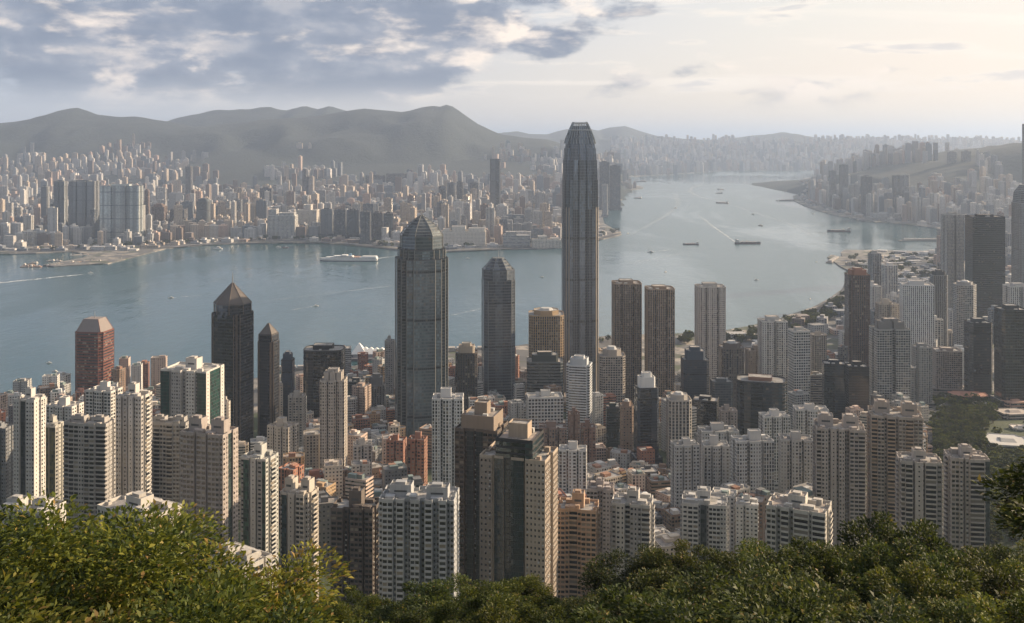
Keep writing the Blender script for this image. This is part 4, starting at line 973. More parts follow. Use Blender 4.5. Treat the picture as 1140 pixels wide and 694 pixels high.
near_tower('the pale twin winged block', 'pale twin winged apartment block with round tank on its lift head', 681, 727.5, 545, 602, (.54, .505, .465),
           [(.12, .6, 'w'), (.22, 0, 'w'), (.14, 2.8, 'b'), (.30, 0, 'w'), (.22, .6, 'b')], SB, asp=.85, rot=-14, st=2.9, top=7, roofkit='one')
near_tower('the silver winged block', 'silver grey winged apartment block over the treetops, under the grey cluster', 760, 809, 545, 640, (.53, .52, .50),
           [(.12, .6, 'w'), (.24, 0, 'W'), (.05, 2.8, 'd'), (.14, 3.2, 'g'), (.05, 2.8, 'd'), (.26, 0, 'W'), (.14, .6, 'w')], SB, asp=.85, rot=-12, st=2.9, top=7, roofkit='one', glasscol=(.10, .12, .13))
near_tower('the small white stub', 'small white stub of a tower right of silver winged block', 819, 844, 553, 705, (.58, .56, .53), [(.35, 0, 'v'), (.1, 1.5, 'd'), (.55, 0, 'w')], SW, asp=.9, rot=-14, st=2.9, top=5)
near_tower('the low cream terrace', 'low cream apartment terrace with wide balconies showing just above the trees', 853.5, 926, 551, 562, (.60, .54, .46),
           [(.16, 0, 'W'), (.08, 2, 'd'), (.14, .6, 'b'), (.08, 2.6, 'd'), (.26, 0, 'b'), (.05, 1, 'd'), (.23, .5, 'b')], SB, asp=.7, rot=-26, st=3.0, top=6, roofkit='one')
near_tower('the pinkish double tower', 'pinkish double tower with clustered lift heads left of the honey coloured one', 905, 963, 463, 770, (.475, .385, .325),
           [(.10, 1.0, 'b'), (.14, 0, 'w'), (.05, 2.4, 'd'), (.12, .3, 'x'), (.05, 2, 'd'), (.12, .4, 'w'), (.10, 3.4, 'd'), (.18, .2, 'W'), (.14, 1, 'b')], SB, asp=.8, rot=-12, st=3.0, top=8, roofkit='two')
near_tower('the honey coloured tower', 'honey coloured apartment tower with many small balconies, tallest by the park', 965, 1027, 448, 805, (.46, .36, .275),
           [(.12, 1.2, 'b'), (.13, 0, 'W'), (.06, 1.8, 'd'), (.16, 0, 'b'), (.06, 1.8, 'd'), (.13, 0, 'W'), (.16, .4, 'b'), (.18, 1.4, 'W')], SB, asp=.85, rot=-14, st=3.0, top=9, roofkit='two', bcol=(.42, .31, .23))
near_tower('the left park tower', 'beige balcony tower with a blank pale pier, left of two by the park', 997, 1049, 501, 622, (.50, .42, .355),
           [(.10, 1.0, 'b'), (.18, 0, 'b'), (.05, 2.2, 'd'), (.20, -.5, 'x'), (.05, 1.6, 'd'), (.28, 0, 'b'), (.14, .8, 'w')], SB, asp=.85, rot=-12, st=2.95, top=6, roofkit='one', solid=False)
near_tower('the right park tower', 'beige balcony tower with rounded glass corners, right of two by the park', 1049.5, 1102, 498, 645, (.48, .40, .34),
           [(.20, .6, 'W'), (.10, 0, 'w'), (.06, 2.0, 'd'), (.10, .3, 'w'), (.40, -.6, 'b'), (.14, .8, 'g')], SB, asp=.85, rot=-8, st=2.95, top=6, roofkit='one', solid=False, glasscol=(.09, .11, .11))
near_tower('the white roof behind the leaves', 'cream block whose roof shows among the leaves of the left tree', 108, 203, 553, 455, (.62, .56, .48), [(.3, 0, 'w'), (.1, 2, 'd'), (.25, 0, 'b'), (.1, 2, 'd'), (.25, 0, 'w')], SB, asp=.6, rot=-30, st=3, top=5, roofkit='one')
near_tower('the low roofs by the branch', 'low white block with a long roof box below the rosy tower', 228, 303, 612, 440, (.58, .53, .46), [(.35, 0, 'w'), (.1, 2, 'd'), (.55, 0, 'b')], SB, asp=.7, rot=-34, st=3, top=3.5, roofkit='two')
near_tower('the low roof under the leftmost tower', 'flat white roofed block at the treetops under the leftmost white tower', -4, 74, 556, 545, (.56, .53, .48), [(.35, 0, 'w'), (.1, 2, 'd'), (.55, 0, 'w')], SW, asp=.6, rot=-14, st=3, top=4, roofkit='two')
# pale towers between the left row and the water
for r in [
 ('the small white tower behind the curved slab', 'small white apartment tower with tank, behind and left of wide curved slab', 'apartment tower', 51, 94, 444, 985, 'res', (.56, .52, .47), dict(pl='slot2', asp=.7, rot=-12, crown='resx')),
 ('the white slab at the red tower foot', 'white apartment block at the foot of the red hip roofed tower', 'apartment tower', 95, 137, 427, 940, 'grid', (.57, .53, .48), dict(pl='slot2', asp=.7, rot=-14, crown='resx')),
 ('the beige sliver', 'sunlit beige sliver of a tower between green glass tower and black pyramid one', 'apartment tower', 244, 257, 443, 1010, 'res', (.50, .42, .34), dict(pl='notch', asp=1)),
]: tower(*r[:9], **r[9])
# ------------------------------------------------------------------ labels told by neighbours
USED = set(o['label'] for o in bpy.data.objects if 'label' in o)
def near_label(desc, x, y, Y, refs, below=False, most=16):
    """a label that places a repeat by the nearest named tower; never used twice"""
    cand = sorted(refs, key=lambda h: math.hypot(h[0] - x, (h[1] - y) * .6))[:16]
    for h in cand:
        dx = x - h[0]
        for d in desc:
            if abs(dx) < 14: rels = ['in front of', 'right in front of'] if Y < h[3] else ['behind', 'straight behind']
            else:
                s = 'right of' if dx > 0 else 'left of'
                far = abs(dx)
                a = 'just ' if far < 30 else ('' if far < 60 else 'farther ')
                rels = [a + s, ('nearer than and ' if Y < h[3] else 'beyond and ') + s]
            if below: rels = ['below', 'under'] if abs(dx) < 20 else ['below and right of' if dx > 0 else 'below and left of']
            for r in rels:
                lab = f'{d} {r} {h[2]}'
                if lab not in USED and len(lab.split()) <= most:
                    USED.add(lab); return lab
    for k1 in cand:
        for k2 in cand:
            for d in desc:
                lab = f'{d} between {k1[2]} and {k2[2]}'
                if k1[0] < x < k2[0] and lab not in USED and len(lab.split()) <= most: USED.add(lab); return lab
    return None

def inside(poly, x, y):
    c = False; n = len(poly); j = n - 1
    for i in range(n):
        if (poly[i][1] > y) != (poly[j][1] > y) and x < (poly[j][0] - poly[i][0]) * (y - poly[i][1]) / (poly[j][1] - poly[i][1]) + poly[i][0]: c = not c
        j = i
    return c
def seg_dist(poly, x, y):
    P = np.array(poly); A = P[:-1]; B = P[1:]; d = B - A; tt = np.clip(((x - A[:, 0]) * d[:, 0] + (y - A[:, 1]) * d[:, 1]) / (d ** 2).sum(1), 0, 1)
    q = A + d * tt[:, None]; return float(np.hypot(q[:, 0] - x, q[:, 1] - y).min())
HKP = [gpx(x, y) for x, y in HK_SHORE]; HKPOLY = HKP + [(9000, 900), (-2500, 900)]
KWP = [gpx(x, y) for x, y in KOW_SHORE]; KWPOLY = KWP + [(-20000, 3400), (-20000, 24000), (26000, 24000)]
def screen(X, Y, Z): return CX + F * X / Y, HY + F * (CAMZ - Z) / Y

RECTS = []
for o in [o for o in bpy.data.objects if o.parent is None and 'category' in o]:
    xs, ys = [], []
    for ch in o.children:
        if ch.type != 'MESH': continue
        for c in ch.bound_box:
            a, b = rot2(c[:2], o.rotation_euler.z); X, Yq = a + o.location.x, b + o.location.y
            sx, sy = screen(X, max(Yq, 50), c[2]); xs.append(sx); ys.append(sy)
    RECTS.append((min(xs) + 1, max(xs) - 1, min(ys) + (max(ys) - min(ys)) * .08, o.location.y))
def hidden(x0, x1, yt, Y):
    h = 0
    for x in (x0, (x0 + x1) / 2, x1):
        if any(r[0] < x < r[1] and yt > r[2] and r[3] < Y for r in RECTS): h += 1
    return h == 3

def clash(X, Y, r): return any(abs(X - a) < w + r and abs(Y - b) < d + r for a, b, w, d in FOOT)

# ------------------------------------------------------------------ low old blocks packed between the towers
LOWC = [('cream', (.55, .48, .40)), ('white', (.60, .59, .57)), ('grey', (.38, .38, .375)), ('pinkish', (.46, .36, .31)), ('brown', (.24, .17, .13)), ('ochre', (.45, .32, .20)), ('brick red', (.31, .15, .105)), ('dark grey', (.16, .16, .165))]
def low_block(X, Y, w, d, h, rot, cname, col, label, grp, z0=None, cat='low block', roofs=True):
    z = TL(X, Y) if z0 is None else z0
    root = thing(CATNAME[cat], label, cat, (X, Y, 0), rot, grp)
    mb = MB(); pl = random.choice(['rect', 'rect', 'slot', 'notch']) if w > 12 else 'rect'
    poly = plan(pl, w, d)[0]
    shell(mb, poly, z - 6, z + h, 3.0, 3.1, 1.0)
    obj('main_block', mb, [MATS[random.choice(['res', 'punch', 'grid', 'ribbon', 'strip'])], MATS['roof']], root, col)
    if not roofs: return root
    for k in range(random.randint(1, 3)):
        mb = MB(); a, b2 = w * random.uniform(.12, .22), d * random.uniform(.12, .22); x, y = w * random.uniform(-.26, .26), d * random.uniform(-.26, .26); hh = random.uniform(2, 4)
        mb.box(x - a, x + a, y - b2, y + b2, z + h + .01, z + h + hh)
        obj('roof_hut', mb, MATS['trim'], root, sh(random.choice([col, col, (.5, .48, .45), (.30, .17, .12), (.2, .25, .24)]), .7, 1.1))
    if random.random() < .5:
        mb = MB(); x, y = w * random.uniform(-.3, .3), d * random.uniform(-.3, .3)
        q = [(x + 1.3 * math.cos(k * math.pi / 4), y + 1.3 * math.sin(k * math.pi / 4)) for k in range(8)]; mb.prism(q, z + h + .01, z + h + 2.4, 0, 0); obj('water_tank', mb, MATS['tank_grey'], root)
    return root
HK_REFS = list(HEROES)
PARK = [(1028, 432), (1150, 425), (1150, 660), (1028, 660)]
low = []
for gy in np.arange(690, 1640, 27.0):
    for gx in np.arange(-.56 * gy, .56 * gy, 27.0):
        X = gx + random.uniform(-5, 5); Y = gy + random.uniform(-5, 5)
        z = TL(X, Y); sx, sy = screen(X, Y, z)
        if sx < -10 or sx > 1150 or inside(PARK, sx, sy): continue
        if not inside(HKPOLY, X, Y) and Y > 950: continue
        if Y > 950 and seg_dist(HKP, X, Y) < 34: continue
        if Y < 840 and not 320 < sx < 900: continue
        if 850 < sx and sy < 375 : continue
        w, d = random.uniform(13, 22), random.uniform(12, 20); h = random.uniform(11, 26) if random.random() < .68 else random.uniform(26, 52)
        if Y > 1180: h *= 1.25
        if 590 < sx < 780 and Y < 1080: h = random.uniform(9, 22)
        if clash(X, Y, max(w, d) * .42): continue
        x0, yt = screen(X - w / 2, Y, z + h); x1, _ = screen(X + w / 2, Y, z + h)
        if yt > 606 or hidden(x0, x1, yt, Y): continue
        low.append((X, Y, w, d, h, sx, yt))
low.sort(key=lambda q: -(q[2] * q[4]) / q[1] ** 2)
print('low blocks', len(low))
for X, Y, w, d, h, sx, yt in low[:330]:
    wts = [5, 5, 4, 3, 3, 2, 3, 2] if X < 0 or Y < 1100 else [3, 5, 6, 3, 2, 1, 1, 4]
    if 180 < X < 400 and Y < 1150: wts = [3, 6, 6, 2, 1, 1, 1, 2]
    cname, col = random.choices(LOWC, wts)[0]
    col = sh(col, .85, 1.12)
    size = 'squat' if h < 17 else ('low' if h < 28 else 'mid-rise')
    lab = near_label([f'{size} {cname} block', f'{size} {cname} old walk-up block', f'flat roofed {size} {cname} block', f'{size} {cname} block with cluttered roof'], sx, yt, Y, HK_REFS)
    low_block(X, Y, w, d, h, R(random.choice([12, 14, 10, -20, 30]) + random.uniform(-4, 4)), cname, col, lab or 'low old block squeezed among the city towers', 'low blocks packed between the towers')

# ------------------------------------------------------------------ across the harbour
KREF0 = len(HEROES)
def ktower(ref, label, x0, x1, yt, yb, style, color, pl='slot', asp=.6, crown='flat', cat='apartment tower', rot=0, du=4.5, st=3.6):
    Yk = F * CAMZ / (yb - HY)
    return tower(ref, label, cat, x0, x1, yt, Yk, style, color, pl, asp, rot, crown, du, st, None, 2.0)
for r in [
 ('the pale green glass slab', 'broad pale green glass slab with white edge standing alone on the far waterfront', 111, 160, 206, 270, 'fineglass', (.42, .52, .52), 'slot2', .35, 'flat', 'apartment tower', 0, 2.2, 3.4),
 ('the widest blue black slab', 'widest blue black slab behind pale green glass slab across the harbour', 76, 111, 201, 265, 'fineglass', (.09, .12, .15), 'slot2', .5),
 ('the next blue black slab', 'blue black slab joined to the widest one across the harbour', 60, 75.5, 201, 264, 'fineglass', (.10, .13, .16), 'slot', .8),
 ('the lone blue black tower', 'slim blue black tower apart from the two wider slabs across the harbour', 45, 56, 207, 258, 'fineglass', (.11, .14, .17), 'cham', .9),
 ('the thin brown tower', 'thin brown tower peeping right of the pale green glass slab', 160.5, 167, 211, 258, 'fin', (.20, .13, .10), 'cham', 1),
 ('the ribbed brown tower', 'ribbed brown tower, second brown one right of pale green glass slab', 168, 187, 228, 262, 'fin', (.24, .17, .135), 'bays', .8, 'step'),
 ('the dusk blue slab', 'dusky blue slab right of the ribbed brown tower', 189, 209, 232, 259, 'fin', (.12, .115, .125), 'slot', .7),
 ('the tall grey tower with shelf', 'tall dark tower standing above the rooftops inland of the far shore', 206, 215, 185, 232, 'fin', (.12, .12, .13), 'cham', .9),
 ('the teal fronted tower', 'teal fronted tower with a brown upper half on the far waterfront', 218, 235, 222, 260, 'bandglass', (.07, .10, .115), 'cham', .8, 'step'),
 ('the pale ribbed block', 'pale ribbed towers block left of white waterfront hotel', 243, 258, 223, 250, 'pale', (.42, .40, .37), 'slot', .6),
 ('the blue grey ribbed block', 'blue grey ribbed block next to the pale ribbed one', 257, 270, 222, 252, 'fin', (.20, .22, .24), 'slot', .6),
 ('the sandy ribbed block', 'sandy ribbed block behind the white waterfront hotel', 271, 285, 228, 256, 'pale', (.36, .30, .24), 'slot', .6),
 ('the broad navy tower', 'broad navy tower behind the white waterfront hotel', 289, 304, 209, 240, 'fin', (.085, .09, .105), 'notch', .7),
 ('the octagonal domed tower', 'slender octagonal tower with a round cap far across the harbour', 336, 344, 188, 234, 'fin', (.15, .15, .165), 'oct', 1, 'drum'),
 ('the pale partner of the domed tower', 'pale tower hugging the octagonal round capped one', 343.5, 350, 196, 234, 'pale', (.44, .36, .29), 'cham', 1),
 ('the first row of dark towers', 'first of the dark waterfront towers in a row, broadest and bluest', 357.5, 371, 232, 266, 'fineglass', (.08, .09, .105), 'slot', .6),
 ('the second dark row tower', 'second of the dark waterfront towers in a row', 372, 385.5, 233, 266.5, 'fin', (.085, .085, .095), 'slot', .6),
 ('the third dark row tower', 'third and darkest of the dark waterfront towers in a row', 386, 400, 233, 267, 'curtain', (.035, .038, .045), 'notch', .6),
 ('the fourth dark row tower', 'fourth of the dark waterfront towers, standing nearest the water', 401, 413, 235, 272, 'fin', (.12, .12, .125), 'slot', .7),
 ('the fifth dark row tower', 'fifth of the dark waterfront towers, with sandy end wall', 414, 426, 236, 268, 'fin', (.13, .105, .09), 'slot', .7),
 ('the sixth dark row tower', 'sixth of the dark waterfront towers, beside the domed glass tower', 427, 438, 237, 268, 'curtain', (.04, .045, .055), 'notch', .7),
 ('the long dark wall of flats', 'long dark wall of joined flats inland, the larger half', 430, 458, 193, 222, 'fin', (.085, .09, .105), 'slot2', .4),
 ('the shorter dark wall of flats', 'long dark wall of joined flats inland, the smaller half', 407, 429, 195, 222, 'fin', (.09, .095, .11), 'slot2', .4),
 ('the tall slate needle', 'tall slate blue tower rising far above its neighbours across the harbour', 545.5, 557.5, 177, 252, 'curtain', (.07, .085, .105), 'cham', .9, 'none', 'office tower'),
 ('the white far tower', 'bright white tower behind the cream waterfront mall', 504.5, 516.5, 224, 254, 'pale', (.60, .58, .55), 'notch', .8),
 ('the round topped white tower', 'white tower with a rounded top at the foot of the slate needle', 552, 566, 228, 258, 'pale', (.50, .48, .46), 'cham', .8, 'drum'),
 ('the dark inland trio, first', 'first of three dark inland towers left of the slate needle', 488, 497, 207, 240, 'fin', (.10, .105, .12), 'cham', .8),
 ('the dark inland trio, second', 'second and broadest of three dark inland towers left of the slate needle', 497.5, 508, 203, 241, 'fin', (.09, .10, .115), 'round', .8),
 ('the dark inland trio, third', 'third of three dark inland towers left of the slate needle', 508.5, 516, 202, 240, 'fin', (.12, .115, .12), 'cham', .8),
 ('the wide slate inland slab', 'wide slate slab inland, between three dark towers and the slate needle', 523, 533, 203, 238, 'fin', (.12, .125, .14), 'slot', .7),
 ('the left point tower', 'left of two tall grey towers at the point right of the tallest tower', 667, 678.5, 180, 234, 'fin', (.12, .13, .145), 'notch', .8),
 ('the right point tower', 'right of two tall grey towers at the point right of the tallest tower', 678.5, 691, 184, 234, 'fin', (.11, .115, .13), 'notch', .8),
 ('the low point tower', 'shorter grey tower at the point, beside the tallest tower edge', 670, 677, 205, 242, 'pale', (.30, .30, .31), 'cham', 1),
]: ktower(*r)
def kblock(ref, label, x0, x1, yt, yb, color, style='pale', cat='hotel', tiers=()):
    Yk = F * CAMZ / (yb - HY); W_ = (x1 - x0) / F * Yk; X = ((x0 + x1) / 2 - CX) / F * Yk
    root = thing(CATNAME.get(cat, cat.replace(' ', '_')), label, cat, (X, Yk, 0)); register(ref, x0, x1, yt, Yk, W_, W_ * .4)
    mb = MB(); shell(mb, plan('rect', W_, 60)[0], 1, zy(yt, Yk), 5, 5, 2); obj('main_block', mb, [MATS[style], MATS['roof']], root, color)
    for a, b, y in tiers:
        q = [((a - .5) * W_, -22), ((b - .5) * W_, -22), ((b - .5) * W_, 24), ((a - .5) * W_, 24)]
        mb = MB(); shell(mb, q, zy(yt, Yk) + .01, zy(y, Yk), 5, 4, 1); obj('upper_block', mb, [MATS[style], MATS['roof']], root, tuple(min(.7, c * 1.08) for c in color))
kblock('the cream waterfront mall', 'long cream shopping mall of stepped boxes right on the far quay', 491, 541, 258, 274, (.60, .55, .48), 'punch', 'mall', [(.25, .55, 252), (.62, .98, 254), (.05, .2, 255)])
kblock('the white waterfront hotel', 'white hotel with blue glass front beside a ribbed white block across the harbour', 300, 330, 240, 266, (.52, .51, .49), 'fin', 'hotel', [(.02, .3, 233), (.4, .95, 237)])
kblock('the ribbed white block', 'ribbed white block with rooftop towers right of the white waterfront hotel', 331, 354, 234, 262, (.55, .51, .46), 'pale', 'hotel', [(.35, .7, 228)])
kblock('the pale box hotel', 'pale square box building on the far shore left of the tallest tower', 594, 612.5, 237, 258, (.48, .45, .42), 'punch', 'hotel', [(.1, .9, 235)])
kblock('the white gabled hall', 'low white hall on the quay close left of the tallest tower', 592, 626, 267, 276, (.62, .56, .49), 'pale', 'mall', [(.2, .5, 263), (.6, .9, 265)])
kblock('the flat grey centre', 'flat grey cultural hall left of the white gabled hall', 560, 590, 262, 275, (.40, .39, .385), 'ribbon', 'mall', [(.1, .5, 258)])
KREFS = HEROES[KREF0:]

FARC = [('beige', (.46, .385, .31)), ('pale grey', (.48, .47, .455)), ('white', (.60, .57, .53)), ('grey', (.30, .30, .305)), ('blue grey', (.16, .18, .205)), ('pinkish', (.47, .35, .29)), ('brown', (.21, .155, .125))]
KFOOT = [f for f in FOOT if f[1] > 3000]
cells = {}
for f in KFOOT: cells.setdefault((int(f[0] // 200), int(f[1] // 200)), []).append(f)
def kclash(X, Y, r):
    for i in (-1, 0, 1):
        for j in (-1, 0, 1):
            for a, b, w, d in cells.get((int(X // 200) + i, int(Y // 200) + j), ()):
                if abs(X - a) < w + r and abs(Y - b) < d + r: return True
    return False
far = []
rg = np.random.default_rng(5)
step = 42.0
Yg = 3560.0
while Yg < 11000:
    step = 44 if Yg < 5200 else (52 if Yg < 7000 else 62)
    for gx in np.arange(-.56 * Yg, .14 * Yg, step):
        X = gx + rg.uniform(-9, 9); Y = Yg + rg.uniform(-9, 9)
        sx = CX + F * X / Y
        if sx < -20: continue
        if not inside(KWPOLY, X, Y): continue
        ds = seg_dist(KWP, X, Y) if Y < 5000 or sx > 620 else 999
        if ds < 50: continue
        z = GZ(X, Y)
        if z > 330 or rg.random() < .10: continue
        n = vnoise(np.array([X / 520.]), np.array([Y / 520.]), 21, 3)[0]
        if z > 60 and n > .55 - max(0, (z - 150) / 700): continue
        w, d = rg.uniform(17, 34), rg.uniform(15, 26)
        big = vnoise(np.array([X / 300. + 9]), np.array([Y / 300. + 4]), 22, 2)[0]
        h = rg.uniform(28, 62) * (.6 + big * .9)
        if rg.random() < .16: h = rg.uniform(75, 135)
        if z > 60: h = h * .9
        if ds < 150 and Y < 5200: h = rg.uniform(5, 14); w *= 1.5
        elif ds < 260 and Y < 5200: h *= .55
        if kclash(X, Y, w * .4): continue
        cell = np.random.default_rng(int(abs(X + 20000) // 165) * 7919 + int(Y // 150)); ch, cc, ca, cs = cell.uniform(.6, 1.5), cell.choice(7, p=[.26, .20, .13, .14, .11, .09, .07]), cell.choice([0.0, .0, .35, -.3]), cell.random()
        if (X % 190) < 20 or (Y % 230) < 22: continue
        if h > 20: h = .35 * h + .65 * 48 * ch * (.75 + .5 * big) if h < 75 else h
        if cs < .3 and h > 20: w, d = rg.uniform(34, 52), rg.uniform(13, 17)
        far.append((X, Y, w, d, h, z, rg.uniform(-.05, .05) + ca, cc if rg.random() < .7 else rg.choice(7)))
    Yg += step
Yg = 10750.0
while Yg < 16800:                                      # the far end of the harbour
    for gx in np.arange(.10 * Yg, .60 * Yg, 62):
        X = gx + rg.uniform(-20, 20); Y = Yg + rg.uniform(-30, 30)
        if not inside(KWPOLY, X, Y) or rg.random() < .25: continue
        z = GZ(X, Y)
        if z > 330: continue
        far.append((X, Y, rg.uniform(24, 46), rg.uniform(20, 30), rg.uniform(40, 120) if rg.random() < .8 else rg.uniform(110, 140), z, rg.uniform(-.4, .4), rg.choice(7, p=[.22, .24, .16, .18, .12, .05, .03])))
    Yg += 105
# the island's eastern districts
east = []
Yg = 1660.0
while Yg < 12300:
    stp = 46 if Yg < 3200 else (58 if Yg < 7500 else 90)
    for gx in np.arange(.22 * Yg, .56 * Yg, stp):
        X = gx + rg.uniform(-12, 12); Y = Yg + rg.uniform(-12, 12); sx = CX + F * X / Y; sy = HY + F * CAMZ / Y
        if not inside(HKPOLY, X, Y): continue
        ds = seg_dist(HKP, X, Y)
        if ds < 40: continue
        z = GZ(X, Y)
        n = vnoise(np.array([X / 400.]), np.array([Y / 400.]), 31, 3)[0]
        if z > 250 or (z > 60 and n > .48): continue
        w, d = rg.uniform(20, 36), rg.uniform(18, 28)
        h = rg.uniform(30, 75) if rg.random() < .7 else rg.uniform(80, 125)
        if Y > 4600: h = rg.uniform(60, 130) if ds < 900 else rg.uniform(40, 110)
        if Y > 4600 and rg.random() < .05: h = rg.uniform(125, 160)
        if sx < 1046 and 2400 < Y < 4300: 
            h = rg.uniform(4, 10); w *= 1.5
            if rg.random() < .45: continue
        elif sx < 945 and Y < 2700:
            h = rg.uniform(8, 20)
            if rg.random() < .5: continue
        elif ds < 110: h = rg.uniform(6, 16)
        elif Y < 2300: h *= .6
        if clash(X, Y, w * .45) or rg.random() < .12: continue
        x0, yt = screen(X - w / 2, Y, z + h); x1, _ = screen(X + w / 2, Y, z + h)
        if x0 > 1150 or hidden(x0, x1, yt, Y): continue
        east.append((X, Y, w, d, h, z, rg.uniform(-.5, .5), rg.choice(7, p=[.16, .26, .14, .24, .12, .04, .04])))
    Yg += stp
# hand placed landmarks of the far eastern shore
EREF0 = len(HEROES)
for ref, lab, x0, x1, yt, yb, st_, col in [
 ('the tall twin on the east shore', 'tallest hazy grey tower of the eastern shore cluster', 934, 944.5, 183, 232, 'fin', (.18, .18, .185)),
 ('the shorter hazy tower', 'shorter hazy tower left of the tallest eastern shore one', 923, 931, 190, 232, 'fin', (.20, .20, .205)),
 ('the pale shore slab', 'pale hazy slab nearest the eastern point', 915, 925, 202, 226, 'pale', (.42, .41, .40)),
 ('the dark shore tower', 'dark hazy tower amid the eastern shore cluster', 958, 971, 196, 241, 'fin', (.13, .13, .14)),
 ('the dark wide shore slab', 'dark wide hazy slab beside the white pair of the eastern shore', 993, 1006, 195, 244, 'fin', (.14, .14, .145)),
 ('the white pair, first', 'first of the white hazy pair by the eastern quay', 977, 983, 217, 243, 'pale', (.56, .55, .54)),
 ('the white pair, second', 'second of the white hazy pair by the eastern quay', 984, 990, 217, 243, 'pale', (.56, .55, .54)),
 ('the twin blocks on the ridge', 'dark block on the hazy eastern ridge, lower of two', 1054, 1065, 169, 191, 'fin', (.16, .16, .165)),
 ('the crown blocks on the ridge', 'dark block on the hazy eastern ridge, higher of two', 1070, 1081, 168, 191, 'fin', (.15, .15, .155)),
 ('the dim wide block', 'dim wide block between tallest eastern tower and dark shore tower', 945, 957, 205, 238, 'pale', (.30, .30, .30)),
 ('the long grey quay building', 'long low grey building along the eastern quay', 968, 1003, 237, 246, 'ribbon', (.46, .45, .44)),
]:
    Yk = min(F * CAMZ / (yb - HY), 6100)
    X = ((x0 + x1) / 2 - CX) / F * Yk
    tower(ref, lab, 'apartment tower' if 'quay b' not in ref else 'office block', x0, x1, yt, Yk, st_, col, 'slot', .6, 0, 'flat', 5, 3.8, None, GZ(X, Yk) - 4)
EREFS = HEROES[EREF0:] + [h for h in HK_REFS if h[3] > 1500 and h[0] > 900]

def far_tower(q, refs, grp, z0=None):
    X, Y, w, d, h, z, a, ci = q
    cname, col = FARC[ci]; col = sh(col, .85, 1.1)
    sx, sy = screen(X, Y, z + h)
    kind = 'apartment tower' if h > 45 else 'apartment block' if h > 16 else 'low block'
    noun = {'apartment tower': 'tower', 'apartment block': 'block', 'low block': 'low shed-like block'}[kind]
    tall = 'tall ' if h > 95 else ('' if h > 45 else 'short ')
    lab = near_label([f'{tall}{cname} {noun}', f'{tall}{cname} {noun} with flat roof', f'{tall}hazy {cname} {noun}'], sx, sy, Y, refs) or f'{cname} {noun} in the dense hazy city across the water'
    root = thing(CATNAME[kind], lab, kind, (X, Y, 0), a, grp)
    mb = MB(); pl = random.choice(['rect', 'slot', 'notch', 'cross']) if h > 30 else 'rect'
    shell(mb, plan(pl, w, d)[0], z - 3, z + h, 5, 3.6, 1.2); obj('main_block' if kind != 'apartment tower' else 'tower_body', mb, [MATS[random.choice(['res', 'pale', 'fin', 'grid', 'strip'])], MATS['roof']], root, col)
    if h > 20:
        mb = MB(); mb.box(-w * .2, w * .15, -d * .2, d * .2, z + h + .01, z + h + random.uniform(4, 8)); obj('machine_room', mb, MATS['trim'], root, tuple(min(.7, c * 1.1) for c in col))
def far_mass(name, rows, label, cat):
    """the rest of the far city, beyond counting, as one object"""
    A = np.array([r[:7] for r in rows]); ci = np.array([r[7] for r in rows]); n = len(A)
    mb = MB(); tints = []
    pal = np.array([c for _, c in FARC])[ci] * rg.uniform(.8, 1.12, (n, 1))
    def boxes(cx, cy, w, d, z0, z1, a, uvs=True):
        ca, sa = np.cos(a), np.sin(a)
        def P(sx, sy, z): return np.stack([cx + sx * w / 2 * ca - sy * d / 2 * sa, cy + sx * w / 2 * sa + sy * d / 2 * ca, z], -1)
        C = [(-1, -1), (1, -1), (1, 1), (-1, 1)]
        for k in range(4):
            s0, s1 = C[k], C[(k + 1) % 4]; L = w if k % 2 == 0 else d
            Q = np.stack([P(*s0, z0), P(*s1, z0), P(*s1, z1), P(*s0, z1)], 1)
            UV = np.zeros((len(cx), 4, 2))
            if uvs:
                nu = np.maximum(1, np.round(L / 5)); nv = np.maximum(1, np.round((z1 - z0) / 5)); UV[:, 1, 0] = nu; UV[:, 2, 0] = nu; UV[:, 2, 1] = nv; UV[:, 3, 1] = nv
            mb.quads(Q, 0, UV); tints.append(pal_k)
        mb.quads(np.stack([P(*c, z1) for c in C], 1), 0); tints.append(pal_k * .55 + .10)
    pal_k = pal
    boxes(A[:, 0], A[:, 1], A[:, 2], A[:, 3], A[:, 5] - 3, A[:, 5] + A[:, 4], A[:, 6])
    pick = rg.random(n) < .75; B = A[pick]; pal_k = pal[pick] * 1.05
    boxes(B[:, 0], B[:, 1], B[:, 2] * .4, B[:, 3] * .45, B[:, 5] + B[:, 4], B[:, 5] + B[:, 4] + rg.uniform(3, 8, len(B)), B[:, 6], False)
    pick = rg.random(n) < .6; B = A[pick]; pal_k = pal[pick]                  # cross wings
    boxes(B[:, 0], B[:, 1], B[:, 2] * .5, B[:, 3] * 1.35, B[:, 5] - 3, B[:, 5] + B[:, 4] - 2, B[:, 6])
    me = mb.mesh(name, [MATS['far']])
    at = me.attributes.new('tint', 'FLOAT_COLOR', 'FACE'); tt = np.concatenate(tints); at.data.foreach_set('color', np.concatenate([tt, np.ones((len(tt), 1))], 1).astype(np.float32).ravel())
    return tag(obj(name, me, None), label, cat, None, 'stuff')
vis = lambda q: q[2] * q[4] / q[1] ** 2
far.sort(key=lambda q: -vis(q)); east.sort(key=lambda q: -vis(q))
print('far', len(far), 'east', len(east))
both = sorted([(vis(q), 'k', q) for q in far] + [(vis(q), 'e', q) for q in east], key=lambda r: -r[0])
for v_, k_, q in both[:225]: far_tower(q, KREFS if k_ == 'k' else EREFS, 'towers across the harbour' if k_ == 'k' else 'hazy blocks of the eastern shore')
far_mass('distant_city', [q for _, k_, q in both[225:] if k_ == 'k'], 'dense hazy city of countless small blocks running back to the hills', 'city')
far_mass('eastern_city', [q for _, k_, q in both[225:] if k_ == 'e'], 'hazy eastern district of small pale blocks below the ridge', 'city')
